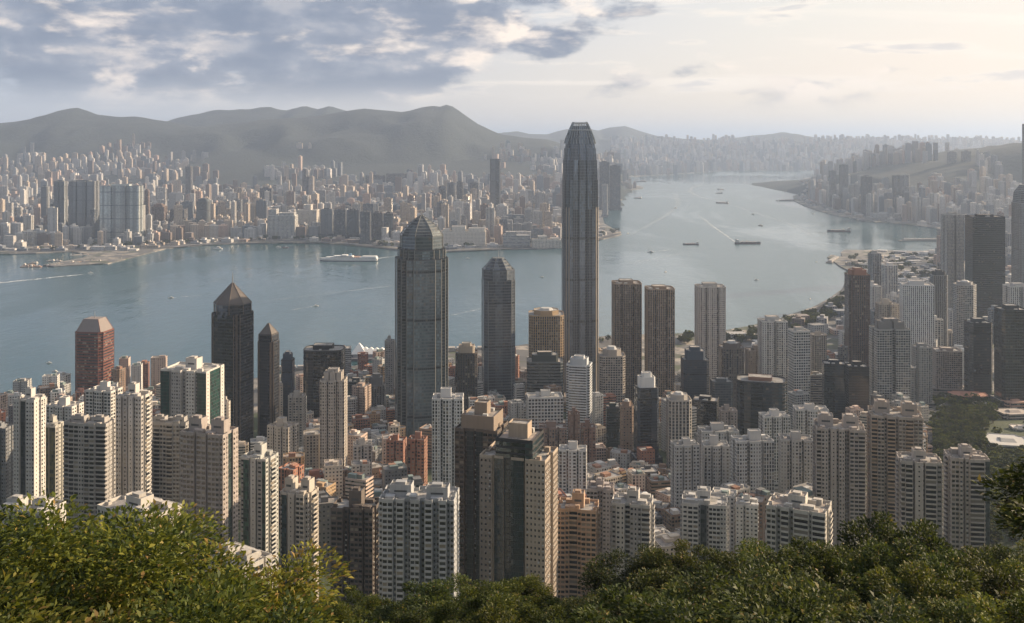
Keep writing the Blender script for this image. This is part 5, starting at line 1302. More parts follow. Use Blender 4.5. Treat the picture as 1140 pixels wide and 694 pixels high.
# ------------------------------------------------------------------ trees
def leaf_mat(name, ramp_stops, glow):
    m, t, b = new_mat(name); MATS[name] = m
    uv = t.new('ShaderNodeUVMap').outputs[0]; u, v, _ = t.sep(uv)
    orr = t.new('ShaderNodeObjectInfo').outputs['Random']
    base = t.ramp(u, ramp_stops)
    hue = t.new('ShaderNodeHueSaturation'); t.put(hue.inputs['Color'], base); t.put(hue.inputs['Hue'], t.math('MULTIPLY_ADD', orr, .03, .488)); t.put(hue.inputs['Value'], t.math('MULTIPLY_ADD', t.math('FRACT', t.math('MULTIPLY', orr, 7.3)), .95, .62))
    t.put(b.inputs['Base Color'], hue.outputs[0]); b.inputs['Roughness'].default_value = .6; b.inputs['Specular IOR Level'].default_value = .22
    tr = t.new('ShaderNodeBsdfTranslucent'); t.put(tr.inputs['Color'], t.mix(.35, hue.outputs[0], glow))
    ms = t.new('ShaderNodeMixShader'); ms.inputs[0].default_value = .34
    t.l.new(b.outputs[0], ms.inputs[1]); t.l.new(tr.outputs[0], ms.inputs[2]); t.l.new(ms.outputs[0], m.node_tree.nodes['Material Output'].inputs[0])
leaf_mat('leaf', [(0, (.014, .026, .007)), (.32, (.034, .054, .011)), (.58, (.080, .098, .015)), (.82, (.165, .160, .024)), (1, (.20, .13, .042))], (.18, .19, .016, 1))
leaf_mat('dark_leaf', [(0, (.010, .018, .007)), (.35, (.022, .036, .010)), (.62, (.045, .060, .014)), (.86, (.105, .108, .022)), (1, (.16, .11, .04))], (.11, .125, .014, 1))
m, t, b = new_mat('bark'); MATS['bark'] = m
pos = t.new('ShaderNodeTexCoord').outputs['Object']; x, y, z = t.sep(pos)
k = t.noise(t.comb(t.math('MULTIPLY', x, 6), t.math('MULTIPLY', y, 6), t.math('MULTIPLY', z, 1.2)), 1, 5, .65)
t.put(b.inputs['Base Color'], t.ramp(k, [(.3, (.045, .032, .022)), (.55, (.11, .082, .058)), (.75, (.19, .15, .11))])); b.inputs['Roughness'].default_value = .9; t.put(b.inputs['Normal'], t.bump(k, .05))

def tree_meshes(name, seed, H, Rw, nleaf, leaf, nclump, squash=.62, base=.38, droop=0.0, vary=.5, upright=.55, long=2.0, mat='leaf'):
    g = np.random.default_rng(seed)
    # clump centres through the crown, most of them near its outside
    c = g.normal(size=(nclump, 3)); c /= np.linalg.norm(c, axis=1)[:, None]; c *= (g.random(nclump) ** .38)[:, None]
    c[:, 2] = np.abs(c[:, 2]) * np.where(g.random(nclump) < .76, 1, -.55)
    lump = .78 + .5 * vnoise(c[:, 0] * 1.6 + 9, c[:, 1] * 1.6 + 5 + c[:, 2], seed, 3)
    cz0 = H * (base + (1 - base) * .42)
    C = np.stack([c[:, 0] * Rw * lump, c[:, 1] * Rw * lump, cz0 + c[:, 2] * (H - cz0) * lump], 1)
    rc = Rw * g.uniform(.10, .24, nclump) ** 1.0
    tr = MB(); top = H * (base + .12); lean = g.normal(size=2) * .05 * H
    sp = np.array([[0, 0, -1.2], [lean[0] * .3, lean[1] * .3, H * base * .5], [lean[0], lean[1], H * base], [lean[0] * 1.3, lean[1] * 1.3, top]])
    r0 = H * .028
    tr.tube(sp, [r0 * 1.35, r0, r0 * .85, r0 * .6], 8)
    for i in g.permutation(nclump)[:min(nclump, 34)]:
        s = sp[2] + (sp[3] - sp[2]) * g.random(); e = C[i]; mid = s * .45 + e * .55 + g.normal(size=3) * Rw * .07; mid[2] -= abs(e[2] - s[2]) * .12
        tr.tube([s, mid, e], [r0 * .42, r0 * .24, r0 * .06], 5)
    w = rc ** 2; idx = g.choice(nclump, nleaf, p=w / w.sum())
    dv = g.normal(size=(nleaf, 3)); dv /= np.linalg.norm(dv, axis=1)[:, None]; rad = g.random(nleaf) ** .45
    off = dv * rad[:, None] * rc[idx][:, None]; off[:, 2] *= .62
    P = C[idx] + off
    out = P - np.array([lean[0], lean[1], cz0 - H * .1]); out /= np.linalg.norm(out, axis=1)[:, None] + 1e-6
    ax = out * .7 + dv * .55 + g.normal(size=(nleaf, 3)) * .45; ax[:, 2] = ax[:, 2] * .5 - .02 - droop; ax /= np.linalg.norm(ax, axis=1)[:, None]
    nr = out * .5 + g.normal(size=(nleaf, 3)) * .5 + np.array([0, 0, upright + .35]); sd = np.cross(ax, nr); sd /= np.linalg.norm(sd, axis=1)[:, None] + 1e-6; up = np.cross(sd, ax)
    L = leaf * g.uniform(.6, 1.25, nleaf)[:, None]; Wd = L / long
    tip = P + ax * L - up * L * .12; lft = P + ax * L * .5 + sd * Wd * .5 + up * Wd * .18; rgt = P + ax * L * .5 - sd * Wd * .5 + up * Wd * .18
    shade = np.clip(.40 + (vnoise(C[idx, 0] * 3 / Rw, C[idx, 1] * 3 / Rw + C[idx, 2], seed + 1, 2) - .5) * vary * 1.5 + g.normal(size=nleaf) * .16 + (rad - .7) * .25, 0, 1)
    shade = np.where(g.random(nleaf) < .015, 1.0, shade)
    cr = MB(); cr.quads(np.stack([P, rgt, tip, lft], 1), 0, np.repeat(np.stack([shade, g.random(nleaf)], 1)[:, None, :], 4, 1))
    return tr.mesh('trunk', [MATS['bark']], True), cr.mesh('crown', [MATS[mat]]), float(np.percentile(tip[:, 2], 99.5))

def place_tree(kind, loc, rot, sc, label, group, name='tree', cat='tree'):
    root = thing(name, label, cat, loc, rot, group); root.scale = sc if not np.isscalar(sc) else (sc,) * 3
    obj('trunk', kind[0], None, root); obj('crown', kind[1], None, root)
    return root
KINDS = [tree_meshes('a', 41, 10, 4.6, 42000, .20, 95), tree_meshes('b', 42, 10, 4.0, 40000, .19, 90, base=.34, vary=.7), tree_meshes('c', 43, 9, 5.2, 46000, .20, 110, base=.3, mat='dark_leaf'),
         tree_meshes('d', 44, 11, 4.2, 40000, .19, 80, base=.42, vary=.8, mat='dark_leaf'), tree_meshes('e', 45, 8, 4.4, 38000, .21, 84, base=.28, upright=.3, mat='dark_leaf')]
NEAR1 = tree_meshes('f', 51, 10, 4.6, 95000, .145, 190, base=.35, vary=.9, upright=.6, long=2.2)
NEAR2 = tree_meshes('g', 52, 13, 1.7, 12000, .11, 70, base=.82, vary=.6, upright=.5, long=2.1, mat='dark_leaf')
TREE_REFS = [h for h in HK_REFS if h[3] < 1000]
ENV = [(-60, 578), (0, 575), (60, 575), (110, 572), (170, 585), (205, 608), (235, 625), (270, 640), (330, 646), (400, 649), (470, 650), (512, 642), (535, 626), (560, 622), (585, 628), (620, 642), (670, 640), (695, 618), (730, 606), (770, 604), (800, 596), (850, 596), (900, 602), (945, 592), (985, 580), (1010, 586), (1060, 592), (1100, 590), (1140, 588), (1220, 585)]
def tree_at(pxx, yt, Y, k, row, wide=1.0):
    X, _, zt = px(pxx, yt, Y); zg = float(Tn(np.array([X]), np.array([Y]))[0])
    h0 = KINDS[k][2]; s = (zt - zg) / h0
    if s < .35: return
    word = ['lush yellow green tree', 'leafy bright green tree', 'broad dark green tree', 'tall dark green tree', 'bushy olive green tree'][k]
    lab = near_label([f'{word} {row}', f'{word} with uneven crown {row}', f'{word} with gaps in its crown {row}'], pxx, yt, Y, TREE_REFS, True) or f'{word} {row} on the slope below the towers'
    sw = min(max(s, .62), 1.25) * wide
    place_tree(KINDS[k], (X, Y, zg), random.uniform(0, 6.28), (max(sw, s * .8) * random.uniform(.9, 1.1), max(sw, s * .8) * random.uniform(.9, 1.1), s), lab, 'trees on the slope below the viewpoint')
random.seed(77)
rows = [(84, 'at the crest line', 18, 62), (64, 'in the second row', 36, 80), (47, 'in the third row', 56, 112), (35, 'nearest the viewer', 82, 150)]
for Y, row, dy, sp in rows:
    x = -70 + random.uniform(0, sp * .5)
    while x < 1215:
        e = lerp_table(ENV, x); yt = e + dy + random.uniform(-9, 16)
        k = random.choice([2, 2, 3, 3, 4, 1]) if x > 640 else random.choice([0, 0, 1, 0, 4])
        if not (x < 235 and Y > 30): tree_at(x, yt, Y + random.uniform(-3, 3), k, row)
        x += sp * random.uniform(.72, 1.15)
# the big leafy tree close by at the left, its drooping branch, and the branch at the right edge
for pxx, yt, Y, sc, lab, kd in [(40, 592, 21, None, 'large sunlit leafy tree close by, filling the lower left corner', NEAR1), (150, 606, 20, None, 'sunlit leafy tree beside the corner one, reaching toward low white roofs', NEAR1),
                             (-150, 620, 16, None, 'leafy tree cut off by the left edge', NEAR1), (225, 684, 17, None, 'low leafy tree in front of the low white roofs', NEAR1)]:
    X, _, zt = px(pxx, yt, Y); zg = float(Tn(np.array([X]), np.array([Y]))[0]); s = (zt - zg) / kd[2]
    place_tree(kd, (X, Y, zg), random.uniform(0, 6), (s * .95, s * .95, s), lab, 'leafy trees close to the viewpoint')
X, _, zt = px(1272, 508, 13); zg = float(Tn(np.array([X]), np.array([13]))[0])
place_tree(NEAR2, (X, 13, zg), 1.0, (zt - zg) / NEAR2[2], 'dark leafy tree reaching in from the right edge', 'leafy trees close to the viewpoint')

# park woods on the right, planted strips along the curved shore and the far quay
WOOD = [tree_meshes('w1', 61, 13, 6.2, 2200, 1.25, 26, base=.25, long=1.7, mat='leaf'), tree_meshes('w2', 62, 12, 6.8, 2400, 1.3, 24, base=.22, long=1.7, mat='dark_leaf'), tree_meshes('w3', 63, 15, 5.6, 2000, 1.2, 22, base=.3, long=1.7, mat='dark_leaf')]
PARKPOLY = [(1031, 452), (1050, 440), (1072, 430), (1105, 438), (1150, 440), (1150, 610), (1029, 610)]
pk = 0
random.seed(5)
for gy in np.arange(650, 1560, 12.5):
    for gx in np.arange(.40 * gy, .56 * gy, 12.5):
        X = gx + random.uniform(-4, 4); Y = gy + random.uniform(-4, 4); z = TL(X, Y); sx, sy = screen(X, Y, z)
        if not inside(PARKPOLY, sx, sy) or clash(X, Y, 4): continue
        if any(abs(sx - a) < w and abs(sy - b) < h for a, b, w, h in ((1121, 497, 26, 10), (1078, 443, 26, 6), (1128, 462, 20, 13), (1030, 462, 12, 9), (1121, 480, 24, 6))): continue
        if hidden(sx - 4, sx + 4, sy - 9, Y) or pk > 290: continue
        pk += 1
        place_tree(WOOD[pk % 3], (X, Y, z), random.uniform(0, 6), random.uniform(.75, 1.2), 'round dark green tree in the wooded park beside the balcony towers', 'trees of the wooded park', 'park_tree')
ns = 0
STRIP = []
for i in range(95):
    q = random.random(); STRIP.append((*gpx(np.interp(q, [0, .3, .55, .8, 1], [838, 872, 905, 926, 942]), np.interp(q, [0, .3, .55, .8, 1], [367, 358.5, 347.5, 337.5, 325]) + random.uniform(1.5, 17), 4), 4))
for i in range(30): STRIP.append((*gpx(random.uniform(755, 840), random.uniform(373, 384), 4), 4))
for i in range(14): STRIP.append((*gpx(random.uniform(596, 676), random.uniform(381, 388), 4), 4))
for i in range(85): STRIP.append((*gpx(988 + random.uniform(-45, 55), random.uniform(284, 312), 4), 4))
QL = [('dark green tree planted along the curved eastern quay', 'trees of the curved quay'), ('dark green tree among low sheds of the hazy eastern peninsula', 'trees of the peninsula'), ('dark green tree by the water behind the brown twin towers', 'trees behind the brown twins')]
for X, Y, z in STRIP:
    sx, sy = screen(X, Y, z)
    if clash(X, Y, 5) or hidden(sx - 3, sx + 3, sy - 6, Y) or ns > 285: continue
    ql = QL[1 if sx > 940 and sy < 316 else 2 if sx < 840 else 0]
    for k in range(2):
        ns += 1
        place_tree(WOOD[k], (X + random.uniform(-8, 8), Y + random.uniform(-8, 12), z - .5), random.uniform(0, 6), random.uniform(.8, 1.2), *ql, 'quay_tree')
for i in range(90):
    sx = random.uniform(30, 690); best = min(KOW_SHORE, key=lambda p: abs(p[0] - sx) + (0 if p[1] < 292 else 99)); yy = np.interp(sx, [0, 80, 185, 225, 270, 360, 415, 452, 478, 500, 560, 640, 690], [281, 279, 274, 271.5, 269.5, 269, 273, 280, 281, 278, 275.5, 270.5, 259.5]) - random.uniform(.4, 2.2)
    X, Y = gpx(sx, yy, 3)
    if not inside(KWPOLY, X, Y) or kclash(X, Y, 5): continue
    place_tree(WOOD[i % 3], (X, Y, 2.8), random.uniform(0, 6), random.uniform(.9, 1.6), 'small dark tree along the far waterfront promenade', 'trees of the far promenade', 'promenade_tree')
# ------------------------------------------------------------------ ships, piers, roads, park halls
random.seed(3)
def hull(mb, L, B, H, bow=.22, stern=.06, flare=1.0, mat=0, z0=-1.0):
    st = [(-.5, .72), (-.5 + stern, 1.0), (.5 - bow, 1.0), (.5 - bow * .45, .62), (.5, .03)]
    top = [(x * L, s * B / 2) for x, s in st]; bot = [(x * L * .965, s * B / 2 * .86) for x, s in st]
    q1 = [(x, -y) for x, y in top] + [(x, y) for x, y in reversed(top)]; q0 = [(x, -y) for x, y in bot] + [(x, y) for x, y in reversed(bot)]
    mb.prism(q0, z0, H, mat, mat, q1)
    return q1
def boat(name, label, cat, sx, sy, Lpx, head, group=None):
    X, Y = gpx(sx, sy); return thing(name, label, cat, (X, Y, 0), R(head), group), Lpx / F * Y
SHIPS = 'ships in the harbour'
def part(name, parent, fn, col, mat='ship_paint'):
    mb = MB(); fn(mb); return obj(name, mb, MATS[mat], parent, col)
def cargo(label, sx, sy, Lpx, head, hcol, house=(.6, .58, .55), cranes=2, deck=(.25, .16, .12), name='cargo_ship', loaded=True):
    r, L = boat(name, label, 'cargo ship', sx, sy, Lpx, head, SHIPS); B = L * .17; H = L * .055
    part('hull', r, lambda m: hull(m, L, B, H), hcol)
    part('boot_top', r, lambda m: hull(m, L * 1.002, B * 1.004, H * .28), (.25, .07, .05))
    part('forecastle', r, lambda m: m.prism([(L * .36, -B * .33), (L * .44, -B * .2), (L * .485, 0), (L * .44, B * .2), (L * .36, B * .33)], H, H * 1.45, 0, 0), hcol)
    def hs(m):
        m.box(-L * .46, -L * .33, -B * .42, B * .42, H, H + L * .05); m.box(-L * .45, -L * .35, -B * .36, B * .36, H + L * .05, H + L * .085); m.box(-L * .435, -L * .37, -B * .48, B * .48, H + L * .085, H + L * .105)
    part('deckhouse', r, hs, house); part('funnel', r, lambda m: m.box(-L * .47, -L * .44, -B * .1, B * .1, H + L * .05, H + L * .13), (.12, .12, .13))
    n = 4
    for k in range(n):
        x = -L * .27 + k * L * .155
        part('hatch', r, lambda m: m.box(x, x + L * .125, -B * .36, B * .36, H, H + (L * .022 if loaded else L * .012)), deck)
    for k in range(cranes):
        x = -L * .19 + k * L * .155 * max(1, 3 // max(1, cranes))
        part('deck_crane', r, lambda m: (m.box(x - L * .02, x - L * .006, -B * .06, B * .06, H, H + L * .075), m.tube([(x - L * .012, 0, H + L * .07), (x + L * .1, 0, H + L * .10)], [L * .005, L * .003], 4)), (.5, .42, .25))
    part('mast', r, lambda m: m.tube([(L * .43, 0, H), (L * .43, 0, H + L * .085)], [L * .004, L * .002], 4), (.3, .3, .3))
    return r
cargo('dark hulled coaster with white deckhouse, left of two ships abreast in mid harbour', 769, 272.5, 18, 180, (.07, .07, .08), (.62, .60, .58), 2, (.3, .15, .1))
cargo('long low dark cargo ship with a wake curling behind it', 832.5, 271.5, 29, 0, (.055, .06, .07), (.5, .48, .46), 2)
cargo('dark bulk carrier nearest the eastern peninsula', 934, 258, 26, 174, (.06, .06, .065), (.42, .40, .38), 1)
cargo('grey cargo ship lying slantwise in mid harbour', 804, 226.5, 15, 145, (.10, .105, .115), (.45, .45, .45), 3)
def barge(label, sx, sy, Lpx, head, col, crane=True, cargo_c=(.3, .22, .16), grp='barges in the harbour'):
    r, L = boat('barge', label, 'barge', sx, sy, Lpx, head, grp); B = L * .34; H = max(2.0, L * .05)
    part('hull', r, lambda m: m.prism([(-L*.5, -B/2), (L*.46, -B/2), (L*.5, -B*.3), (L*.5, B*.3), (L*.46, B/2), (-L*.5, B/2)], -1, H, 0, 0), col)
    part('cargo_heap', r, lambda m: m.prism([(-L*.2, -B*.36), (L*.38, -B*.36), (L*.38, B*.36), (-L*.2, B*.36)], H, H + L*.07, 0, 0, [(-L*.1, -B*.2), (L*.3, -B*.2), (L*.3, B*.2), (-L*.1, B*.2)]), cargo_c)
    part('cabin', r, lambda m: (m.box(-L*.46, -L*.30, -B*.34, B*.34, H, H + L*.09), m.box(-L*.44, -L*.34, -B*.26, B*.26, H + L*.09, H + L*.14)), (.55, .52, .48))
    if crane: part('derrick', r, lambda m: (m.tube([(-L*.24, 0, H), (-L*.24, 0, H + L*.34)], [L*.012, L*.008], 4), m.tube([(-L*.24, 0, H + L*.05), (L*.2, 0, H + L*.36)], [L*.01, L*.006], 4)), (.34, .24, .14))
for a in [('derrick barge, upper of a pair moored behind the slantwise cargo ship', 802.5, 211.5, 8, 20, (.12, .11, .11)), ('derrick barge, lower of a pair moored behind the slantwise cargo ship', 800.5, 215.5, 8, 170, (.10, .10, .10)),
          ('small dark tug barge between slantwise cargo ship and the two abreast', 838, 239, 5, 90, (.09, .09, .10)), ('slim barge with raised derrick below the small dark tug barge', 846.5, 251.5, 6, 120, (.10, .10, .12)),
          ('far dark barge crossing near the end of the harbour', 859, 202.5, 6, 10, (.1, .1, .1)), ('farthest barge, a speck by the harbour end', 845.5, 196, 4, 0, (.14, .13, .13)),
          ('thin barge by the far left bank of the channel', 714, 202.5, 12, 0, (.2, .19, .18)), ('derrick barge moored off the point with two grey towers', 710, 221, 9, 160, (.13, .12, .12)), ('small barge close under the point towers', 686, 228, 5, 100, (.13, .12, .12))]: barge(*a, crane='derrick' in a[0])
barge('tall derrick barge with a rusty jib near the leftmost white tower', 68, 443, 11, 60, (.12, .10, .09), True, (.2, .15, .1))
mst = bpy.data.objects.get('derrick.%03d' % 0)
# the white passenger ferry
r, L = boat('passenger_ferry', 'large white passenger ferry with decks and funnel, under way past the far quay', 'ferry', 388, 290.5, 66, 176, SHIPS); B = L * .14
WH = (.74, .72, .68)
part('hull', r, lambda m: hull(m, L, B, L * .045, .16, .03), WH); part('boot_top', r, lambda m: hull(m, L * 1.001, B * 1.004, L * .008, .16, .03), (.06, .07, .10))
part('main_deck', r, lambda m: m.prism([(-L*.49, -B*.46), (L*.30, -B*.46), (L*.38, -B*.25), (L*.38, B*.25), (L*.30, B*.46), (-L*.49, B*.46)], L*.045, L*.066, 0, 0), WH)
part('upper_deck', r, lambda m: m.prism([(-L*.08, -B*.42), (L*.20, -B*.42), (L*.25, -B*.2), (L*.25, B*.2), (L*.20, B*.42), (-L*.08, B*.42)], L*.066, L*.088, 0, 0), WH)
part('aft_house', r, lambda m: m.box(-L*.48, -L*.24, -B*.42, B*.42, L*.066, L*.084), WH)
part('bridge', r, lambda m: m.box(L*.02, L*.11, -B*.46, B*.46, L*.088, L*.102), WH); part('funnel', r, lambda m: m.prism([(-L*.05, -B*.12), (0, -B*.12), (0, B*.12), (-L*.05, B*.12)], L*.088, L*.122, 0, 0, [(-L*.055, -B*.1), (-L*.015, -B*.1), (-L*.015, B*.1), (-L*.055, B*.1)]), (.18, .30, .42))
for s in (-1, 1):
    part('window_band', r, lambda m: m.box(-L*.46, L*.30, s*B*.46 - .12, s*B*.46 + .12, L*.052, L*.059), (.04, .05, .07)); part('window_band', r, lambda m: m.box(-L*.07, L*.2, s*B*.42 - .12, s*B*.42 + .12, L*.074, L*.081), (.04, .05, .07))
    for k in range(5):
        x = -L * .20 + k * L * .034
        part('lifeboat', r, lambda m: m.prism([(x, s*B*.40), (x + L*.008, s*B*.36), (x + L*.02, s*B*.36), (x + L*.027, s*B*.40), (x + L*.02, s*B*.47), (x + L*.008, s*B*.47)], L*.067, L*.075, 0, 0), (.55, .22, .08))
part('mast', r, lambda m: m.tube([(L*.07, 0, L*.1), (L*.06, 0, L*.15)], [.7, .3], 5), (.5, .5, .5))
def launch(label, sx, sy, Lpx, head, col=(.6, .58, .55)):
    r, L = boat('motor_launch', label, 'motor boat', sx, sy, Lpx, head, 'small boats in the harbour'); B = L * .28
    part('hull', r, lambda m: hull(m, L, B, L*.10, .35, .05), col)
    part('cabin', r, lambda m: (m.box(-L*.28, L*.12, -B*.34, B*.34, L*.10, L*.20), m.box(-L*.18, L*.04, -B*.28, B*.28, L*.20, L*.27)), (.66, .64, .60))
    part('window_band', r, lambda m: m.box(-L*.26, L*.125, -B*.345, B*.345, L*.14, L*.175), (.04, .05, .06))
for a in [('white launch alone in the water right of the red hip roofed tower foot', 55, 404.5, 6, 10), ('second white launch nearer the leftmost white tower', 61, 414, 7, 170), ('launch leaving the long foam streak by the left edge', 101, 304.5, 6, 6), ('dark tug beside a pale launch off the far quay', 318, 276, 7, 175, (.25, .12, .10)), ('pale launch beside a dark tug off the far quay', 310, 275.5, 6, 10),
          ('ferry launch crossing before the teal fronted tower', 242, 277.5, 11, 180), ('tiny launch off the sandy spit tip', 135, 288.5, 5, 150), ('tiny launch, second off the sandy spit', 129, 291, 4, 20), ('small launch off the point by the tallest tower', 699, 260, 3, 40), ('far launch, a speck left of the slantwise cargo ship', 757, 199.5, 4, 0), ('small dark launch below the eastern shore', 909, 292, 3, 30), ('small launch by the curved quay', 902, 333, 4, 60), ('white launch in open water right of the white harbour tower', 842, 312, 5, 15), ('ferry launch heading for the tallest tower from mid harbour', 724, 281, 7, 170), ('small launch above the second brown twin', 741, 303, 4, 40), ('white launch between faceted slate tower and tallest tower', 603, 309, 5, 200), ('small launch in the channel above the bulk carrier', 905, 238, 4, 20), ('small launch between slantwise cargo ship and the channel bank', 752, 232, 4, 160), ('white launch off the cream waterfront mall', 520, 288, 5, 180), ('pale launch in open water left of the pyramid topped black tower', 190, 332, 6, 190), ('second pale launch in open water above the elliptical dark tower', 352, 341, 6, 20)]: launch(*a)
# moored lighters at the sandy spit
for i in range(16):
    sx, sy = random.choice([(22 + i * 5.2, 297 - i * .9 + random.uniform(-1.5, 1.5)), (40 + i * 4.5, 297.5 + random.uniform(-1.2, .6) - i * .4)])
    barge(f'{["rusty", "brown", "grey", "dusty"][i % 4]} lighter moored in the crowd by the sandy spit', sx, sy, random.uniform(8, 13), random.uniform(-15, 25) + (180 if i % 2 else 0), random.choice([(.30, .16, .10), (.22, .17, .14), (.32, .30, .28), (.26, .13, .09)]), i % 3 == 0, random.choice([(.36, .24, .16), (.4, .34, .28)]), 'lighters moored at the sandy spit')
# sheds and stores crowding the spit and the far quay road
# ferry pier with white sail roofs
X0, Y0 = gpx(407, 399)
r = thing('ferry_pier', 'dark ferry pier with white sail roofs reaching into the water behind grey office pair', 'pier', (X0, Y0, 0), R(4))
w = 24 / F * Y0
part('deck', r, lambda m: m.prism([(-w, -22), (w * .3, -24), (w, -10), (w, 30), (-w * .6, 34), (-w, 10)], -2, 4, 0, 0), (.10, .10, .11), 'trim')
part('hall', r, lambda m: m.prism([(-w * .55, -8), (w * .9, -8), (w * .9, 18), (-w * .55, 18)], 4, 9, 0, 0), (.30, .30, .31), 'trim')
for k, (x, hgt, wd) in enumerate([(-.3, 22, .34), (.0, 13, .26), (.25, 12, .26), (.5, 11, .26), (.75, 11, .26)]):
    part('sail_roof', r, lambda m: m.prism([(w * (x - wd), -9), (w * (x + wd), -9), (w * (x + wd), 19), (w * (x - wd), 19)], 9.02, 9 + hgt * .8, 0, 0, [(w * (x - .02), 3), (w * (x + .02), 3), (w * (x + .02), 7), (w * (x - .02), 7)]), (.74, .73, .70), 'trim')
for sx, sy, a, L, W_, lab in [(345, 412, 6, 150, 16, 'low grey pier shed behind the elliptical dark tower'), (460, 399, 4, 120, 22, 'low pier shed behind the domed glass tower foot'), (520, 391, 4, 140, 24, 'low pier shed left of faceted slate tower'), (928, 290.5, 62, 150, 20, 'breakwater pier at the peninsula tip'), (1030, 268, 10, 220, 24, 'low moored pier of sheds beside the hazy quay'), (890, 213.5, 8, 260, 30, 'thin pier off the hazy eastern point'), (880, 223.5, 20, 200, 30, 'second thin pier off the hazy eastern point')]:
    X, Y = gpx(sx, sy); r = thing('pier_shed', lab, 'pier', (X, Y, 0), R(a))
    part('deck', r, lambda m: m.box(-L/2, L/2, -W_/2, W_/2, -2, 3.2), (.20, .19, .18), 'trim')
    for k in range(3): part('shed', r, lambda m: m.prism([(-L*.42 + k*L*.28, -W_*.3), (-L*.16 + k*L*.28, -W_*.3), (-L*.16 + k*L*.28, W_*.3), (-L*.42 + k*L*.28, W_*.3)], 3.2, 8, 0, 0), (.34, .32, .30), 'trim')
# wakes: thin sheets of broken foam on the water
m, t, b = new_mat('foam'); MATS['foam'] = m
pos = t.new('ShaderNodeNewGeometry').outputs['Position']; uv = t.new('ShaderNodeUVMap').outputs[0]; u, v, _ = t.sep(uv)
x, y, z = t.sep(pos); k = t.noise(t.comb(t.math('MULTIPLY', x, .06), t.math('MULTIPLY', y, .035)), 1, 5, .7)
edge = t.math('MULTIPLY', t.smooth(v, 0, .4), t.smooth(v, 1, .6)); a = t.math('MULTIPLY', t.math('MULTIPLY', t.smooth(k, .36, .66), edge), u)
b.inputs['Base Color'].default_value = (.72, .74, .74, 1); b.inputs['Roughness'].default_value = .9; t.put(b.inputs['Alpha'], a)
def wake(label, pts, w0, w1, s0, s1):
    P = [np.array(gpx(*p)) for p in pts]; fine = []
    for i in range(len(P) - 1):
        for k in range(8): fine.append(P[i] + (P[i + 1] - P[i]) * k / 8)
    fine.append(P[-1]); n = len(fine); mb = MB()
    for i in range(n - 1):
        def side(j):
            d = fine[min(j + 1, n - 1)] - fine[max(j - 1, 0)]; d /= np.linalg.norm(d); q = np.array([-d[1], d[0]]); wd = w0 + (w1 - w0) * j / (n - 1); return fine[j] - q * wd, fine[j] + q * wd
        a0, b0 = side(i); a1, b1 = side(i + 1); sa, sb = s0 + (s1 - s0) * i / (n - 1), s0 + (s1 - s0) * (i + 1) / (n - 1)
        mb.poly([(*a0, .35), (*a1, .35), (*b1, .35), (*b0, .35)], 0, [(sa, 0), (sb, 0), (sb, 1), (sa, 1)])
    tag(obj('wake', mb, m), label, 'wake', None, 'stuff')
wake('bright foam streak behind the launch at the left edge', [(101, 305), (70, 308), (0, 315), (-60, 320)], 5, 26, 1, .75)
wake('foam trail curling behind the long dark cargo ship', [(818, 269.5), (808, 262), (796, 254), (786, 246), (778, 240)], 6, 16, .8, .25)
wake('pale curved wake in the middle of the harbour', [(905, 262), (880, 250), (850, 240), (825, 232), (800, 225), (778, 219), (768, 214), (770, 209), (782, 206)], 14, 18, .12, .5)
wake('short wake behind the passenger ferry', [(421, 288), (432, 286.5), (445, 285)], 8, 18, .7, .1)
wake('thin crossing wake left of the ships abreast', [(768, 281), (735, 287), (700, 294)], 8, 16, .25, .1)
wake('faint wake before the faceted slate tower', [(500, 352), (540, 343), (585, 336)], 3, 7, .5, .15)
wake('faint wake left of the domed glass tower', [(285, 337), (330, 331), (390, 324), (440, 318)], 4, 9, .2, .3)
wake('short wake of the launch above the elliptical dark tower', [(349, 341.4), (338, 343), (322, 346)], 2, 6, .9, .1)
wake('short wake of the launch left of the pyramid topped tower', [(193, 332), (206, 330.5), (224, 329)], 2, 6, .9, .1)
wake('wake of the ferry launch heading for the tallest tower', [(727, 280.6), (745, 278.5), (772, 277), (800, 277.5)], 3, 9, .8, .08)
wake('broad pale current line across the channel', [(700, 262), (720, 252), (742, 240), (756, 228), (752, 216)], 10, 22, .2, .3)
# curved elevated road and slip roads by the grey tower
def ribbon(name, pts, width, z, kind_mat, thick=0.0):
    mb = MB(); n = len(pts); P = [np.array(p, float) for p in pts]
    S_ = []
    for j in range(n):
        d = P[min(j + 1, n - 1)] - P[max(j - 1, 0)]; d /= np.linalg.norm(d); q = np.array([-d[1], d[0]]) * width / 2; S_.append((P[j] - q, P[j] + q))
    for j in range(n - 1):
        (a0, b0), (a1, b1) = S_[j], S_[j + 1]; za, zb = z[j], z[j + 1]
        mb.poly([(*a0, za), (*a1, zb), (*b1, zb), (*b0, za)], 0)
        if thick:
            mb.poly([(*a0, za - thick), (*a1, zb - thick), (*a1, zb + .9), (*a0, za + .9)], 1); mb.poly([(*b1, zb - thick), (*b0, za - thick), (*b0, za + .9), (*b1, zb + .9)], 1); mb.poly([(*b0, za - thick), (*b1, zb - thick), (*a1, zb - thick), (*a0, za - thick)], 1)
    o = obj(name, mb, [MATS['asphalt'], MATS['trim']], None, (.42, .40, .38)); tag(o, None, None, kind='structure'); return o
def smoothpts(pts, k=6):
    out = []; P = [np.array(p, float) for p in pts]
    for i in range(len(P) - 1):
        a, b, c, d = P[max(i - 1, 0)], P[i], P[i + 1], P[min(i + 2, len(P) - 1)]
        for j in range(k):
            s = j / k; out.append(.5 * ((2 * b) + (c - a) * s + (2 * a - 5 * b + 4 * c - d) * s * s + (3 * b - a - 3 * c + d) * s ** 3))
    out.append(P[-1]); return out
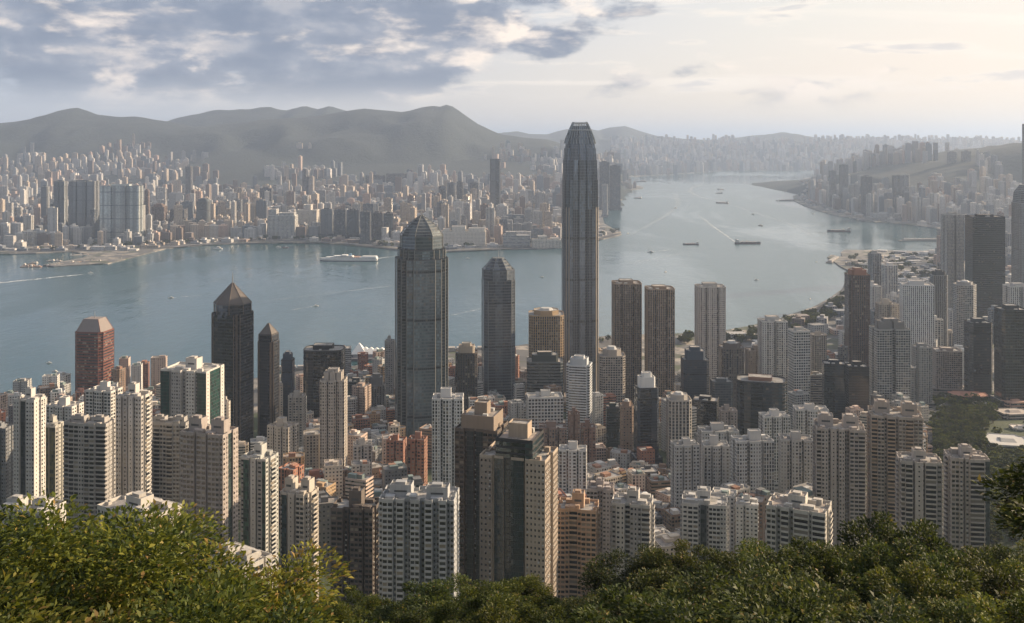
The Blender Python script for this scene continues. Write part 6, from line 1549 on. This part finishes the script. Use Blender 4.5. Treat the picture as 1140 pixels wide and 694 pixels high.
pts = [tuple(p) for p in smoothpts([gpx(x, y, 30) for x, y in [(1004, 470), (1022, 467), (1040, 463), (1052, 457), (1058, 449), (1054, 441), (1044, 434)]])]
ribbon('elevated_road', pts, 11, [TL(x, y) + 9 for x, y in pts], 0, 1.2)
pts = [tuple(p) for p in smoothpts([gpx(x, y, 28) for x, y in [(1058, 449), (1085, 447), (1120, 452), (1160, 462)]])]
ribbon('road', pts, 10, [TL(x, y) + 1.2 for x, y in pts], 0)
pts = [tuple(p) for p in smoothpts([gpx(x, y, 4) for x, y in [(835, 366.5), (872, 357), (905, 346), (923, 337), (939, 325), (944, 312)]])]
ribbon('quay_road', pts, 14, [4.3] * len(pts), 0)
pts = [tuple(p) for p in smoothpts([gpx(x, y, 3) for x, y in [(-20, 281.5), (80, 279.5), (185, 276), (225, 272.7), (270, 270.7), (360, 270.4), (415, 274.8), (446, 278), (478, 282), (500, 279.8), (560, 277.2), (640, 271.8), (688, 260.5)]])]
ribbon('promenade', pts, 22, [3.4] * len(pts), 0)
# halls and villas in the park
for sx, sy, wpx, dpt, h, rot, c, lab in [(1121, 499, 42, 46, 9, -12, (.44, .43, .41), 'broad white flat roofed hall at the edge of the wooded park'), (1078, 445, 40, 30, 8, -8, (.38, .20, .15), 'low red roofed hall under the broad glass tower in the park'), (1128, 466, 34, 30, 9, 6, (.38, .33, .29), 'pale low hall under the dark glass tower'), (1130, 452, 26, 22, 7, 6, (.42, .26, .20), 'reddish low hall under the dark glass tower'), (1094, 455, 22, 20, 7, 0, (.46, .42, .38), 'small pale villa among trees under the broad glass tower'), (1136, 482, 20, 20, 7, -6, (.55, .5, .45), 'small cream villa at the edge above the white hall'), (1029, 489, 18, 20, 8, 20, (.58, .52, .45), 'small cream villa left of the wooded park')]:
    z = 30; Y = F * (CAMZ - z) / (sy - HY); z = TL((sx - CX) / F * Y, Y); Y = F * (CAMZ - z) / (sy - HY); X = (sx - CX) / F * Y; w = wpx / F * Y
    r = thing('park_hall', lab, 'hall', (X, Y, 0), R(rot), 'low halls by the park')
    mb = MB(); shell(mb, plan('notch', w, dpt)[0], z - 6, z + h, 4, 4, .8); obj('main_block', mb, [MATS['ribbon'], MATS['trim']], r, c)
    part('roof_light', r, lambda mb: mb.prism([(-w*.2, -dpt*.2), (w*.2, -dpt*.2), (w*.2, dpt*.2), (-w*.2, dpt*.2)], z + h, z + h + 2.4, 0, 0, [(-w*.16, -2), (w*.16, -2), (w*.16, 2), (-w*.16, 2)]), sh(c, .8, 1.1), 'trim')
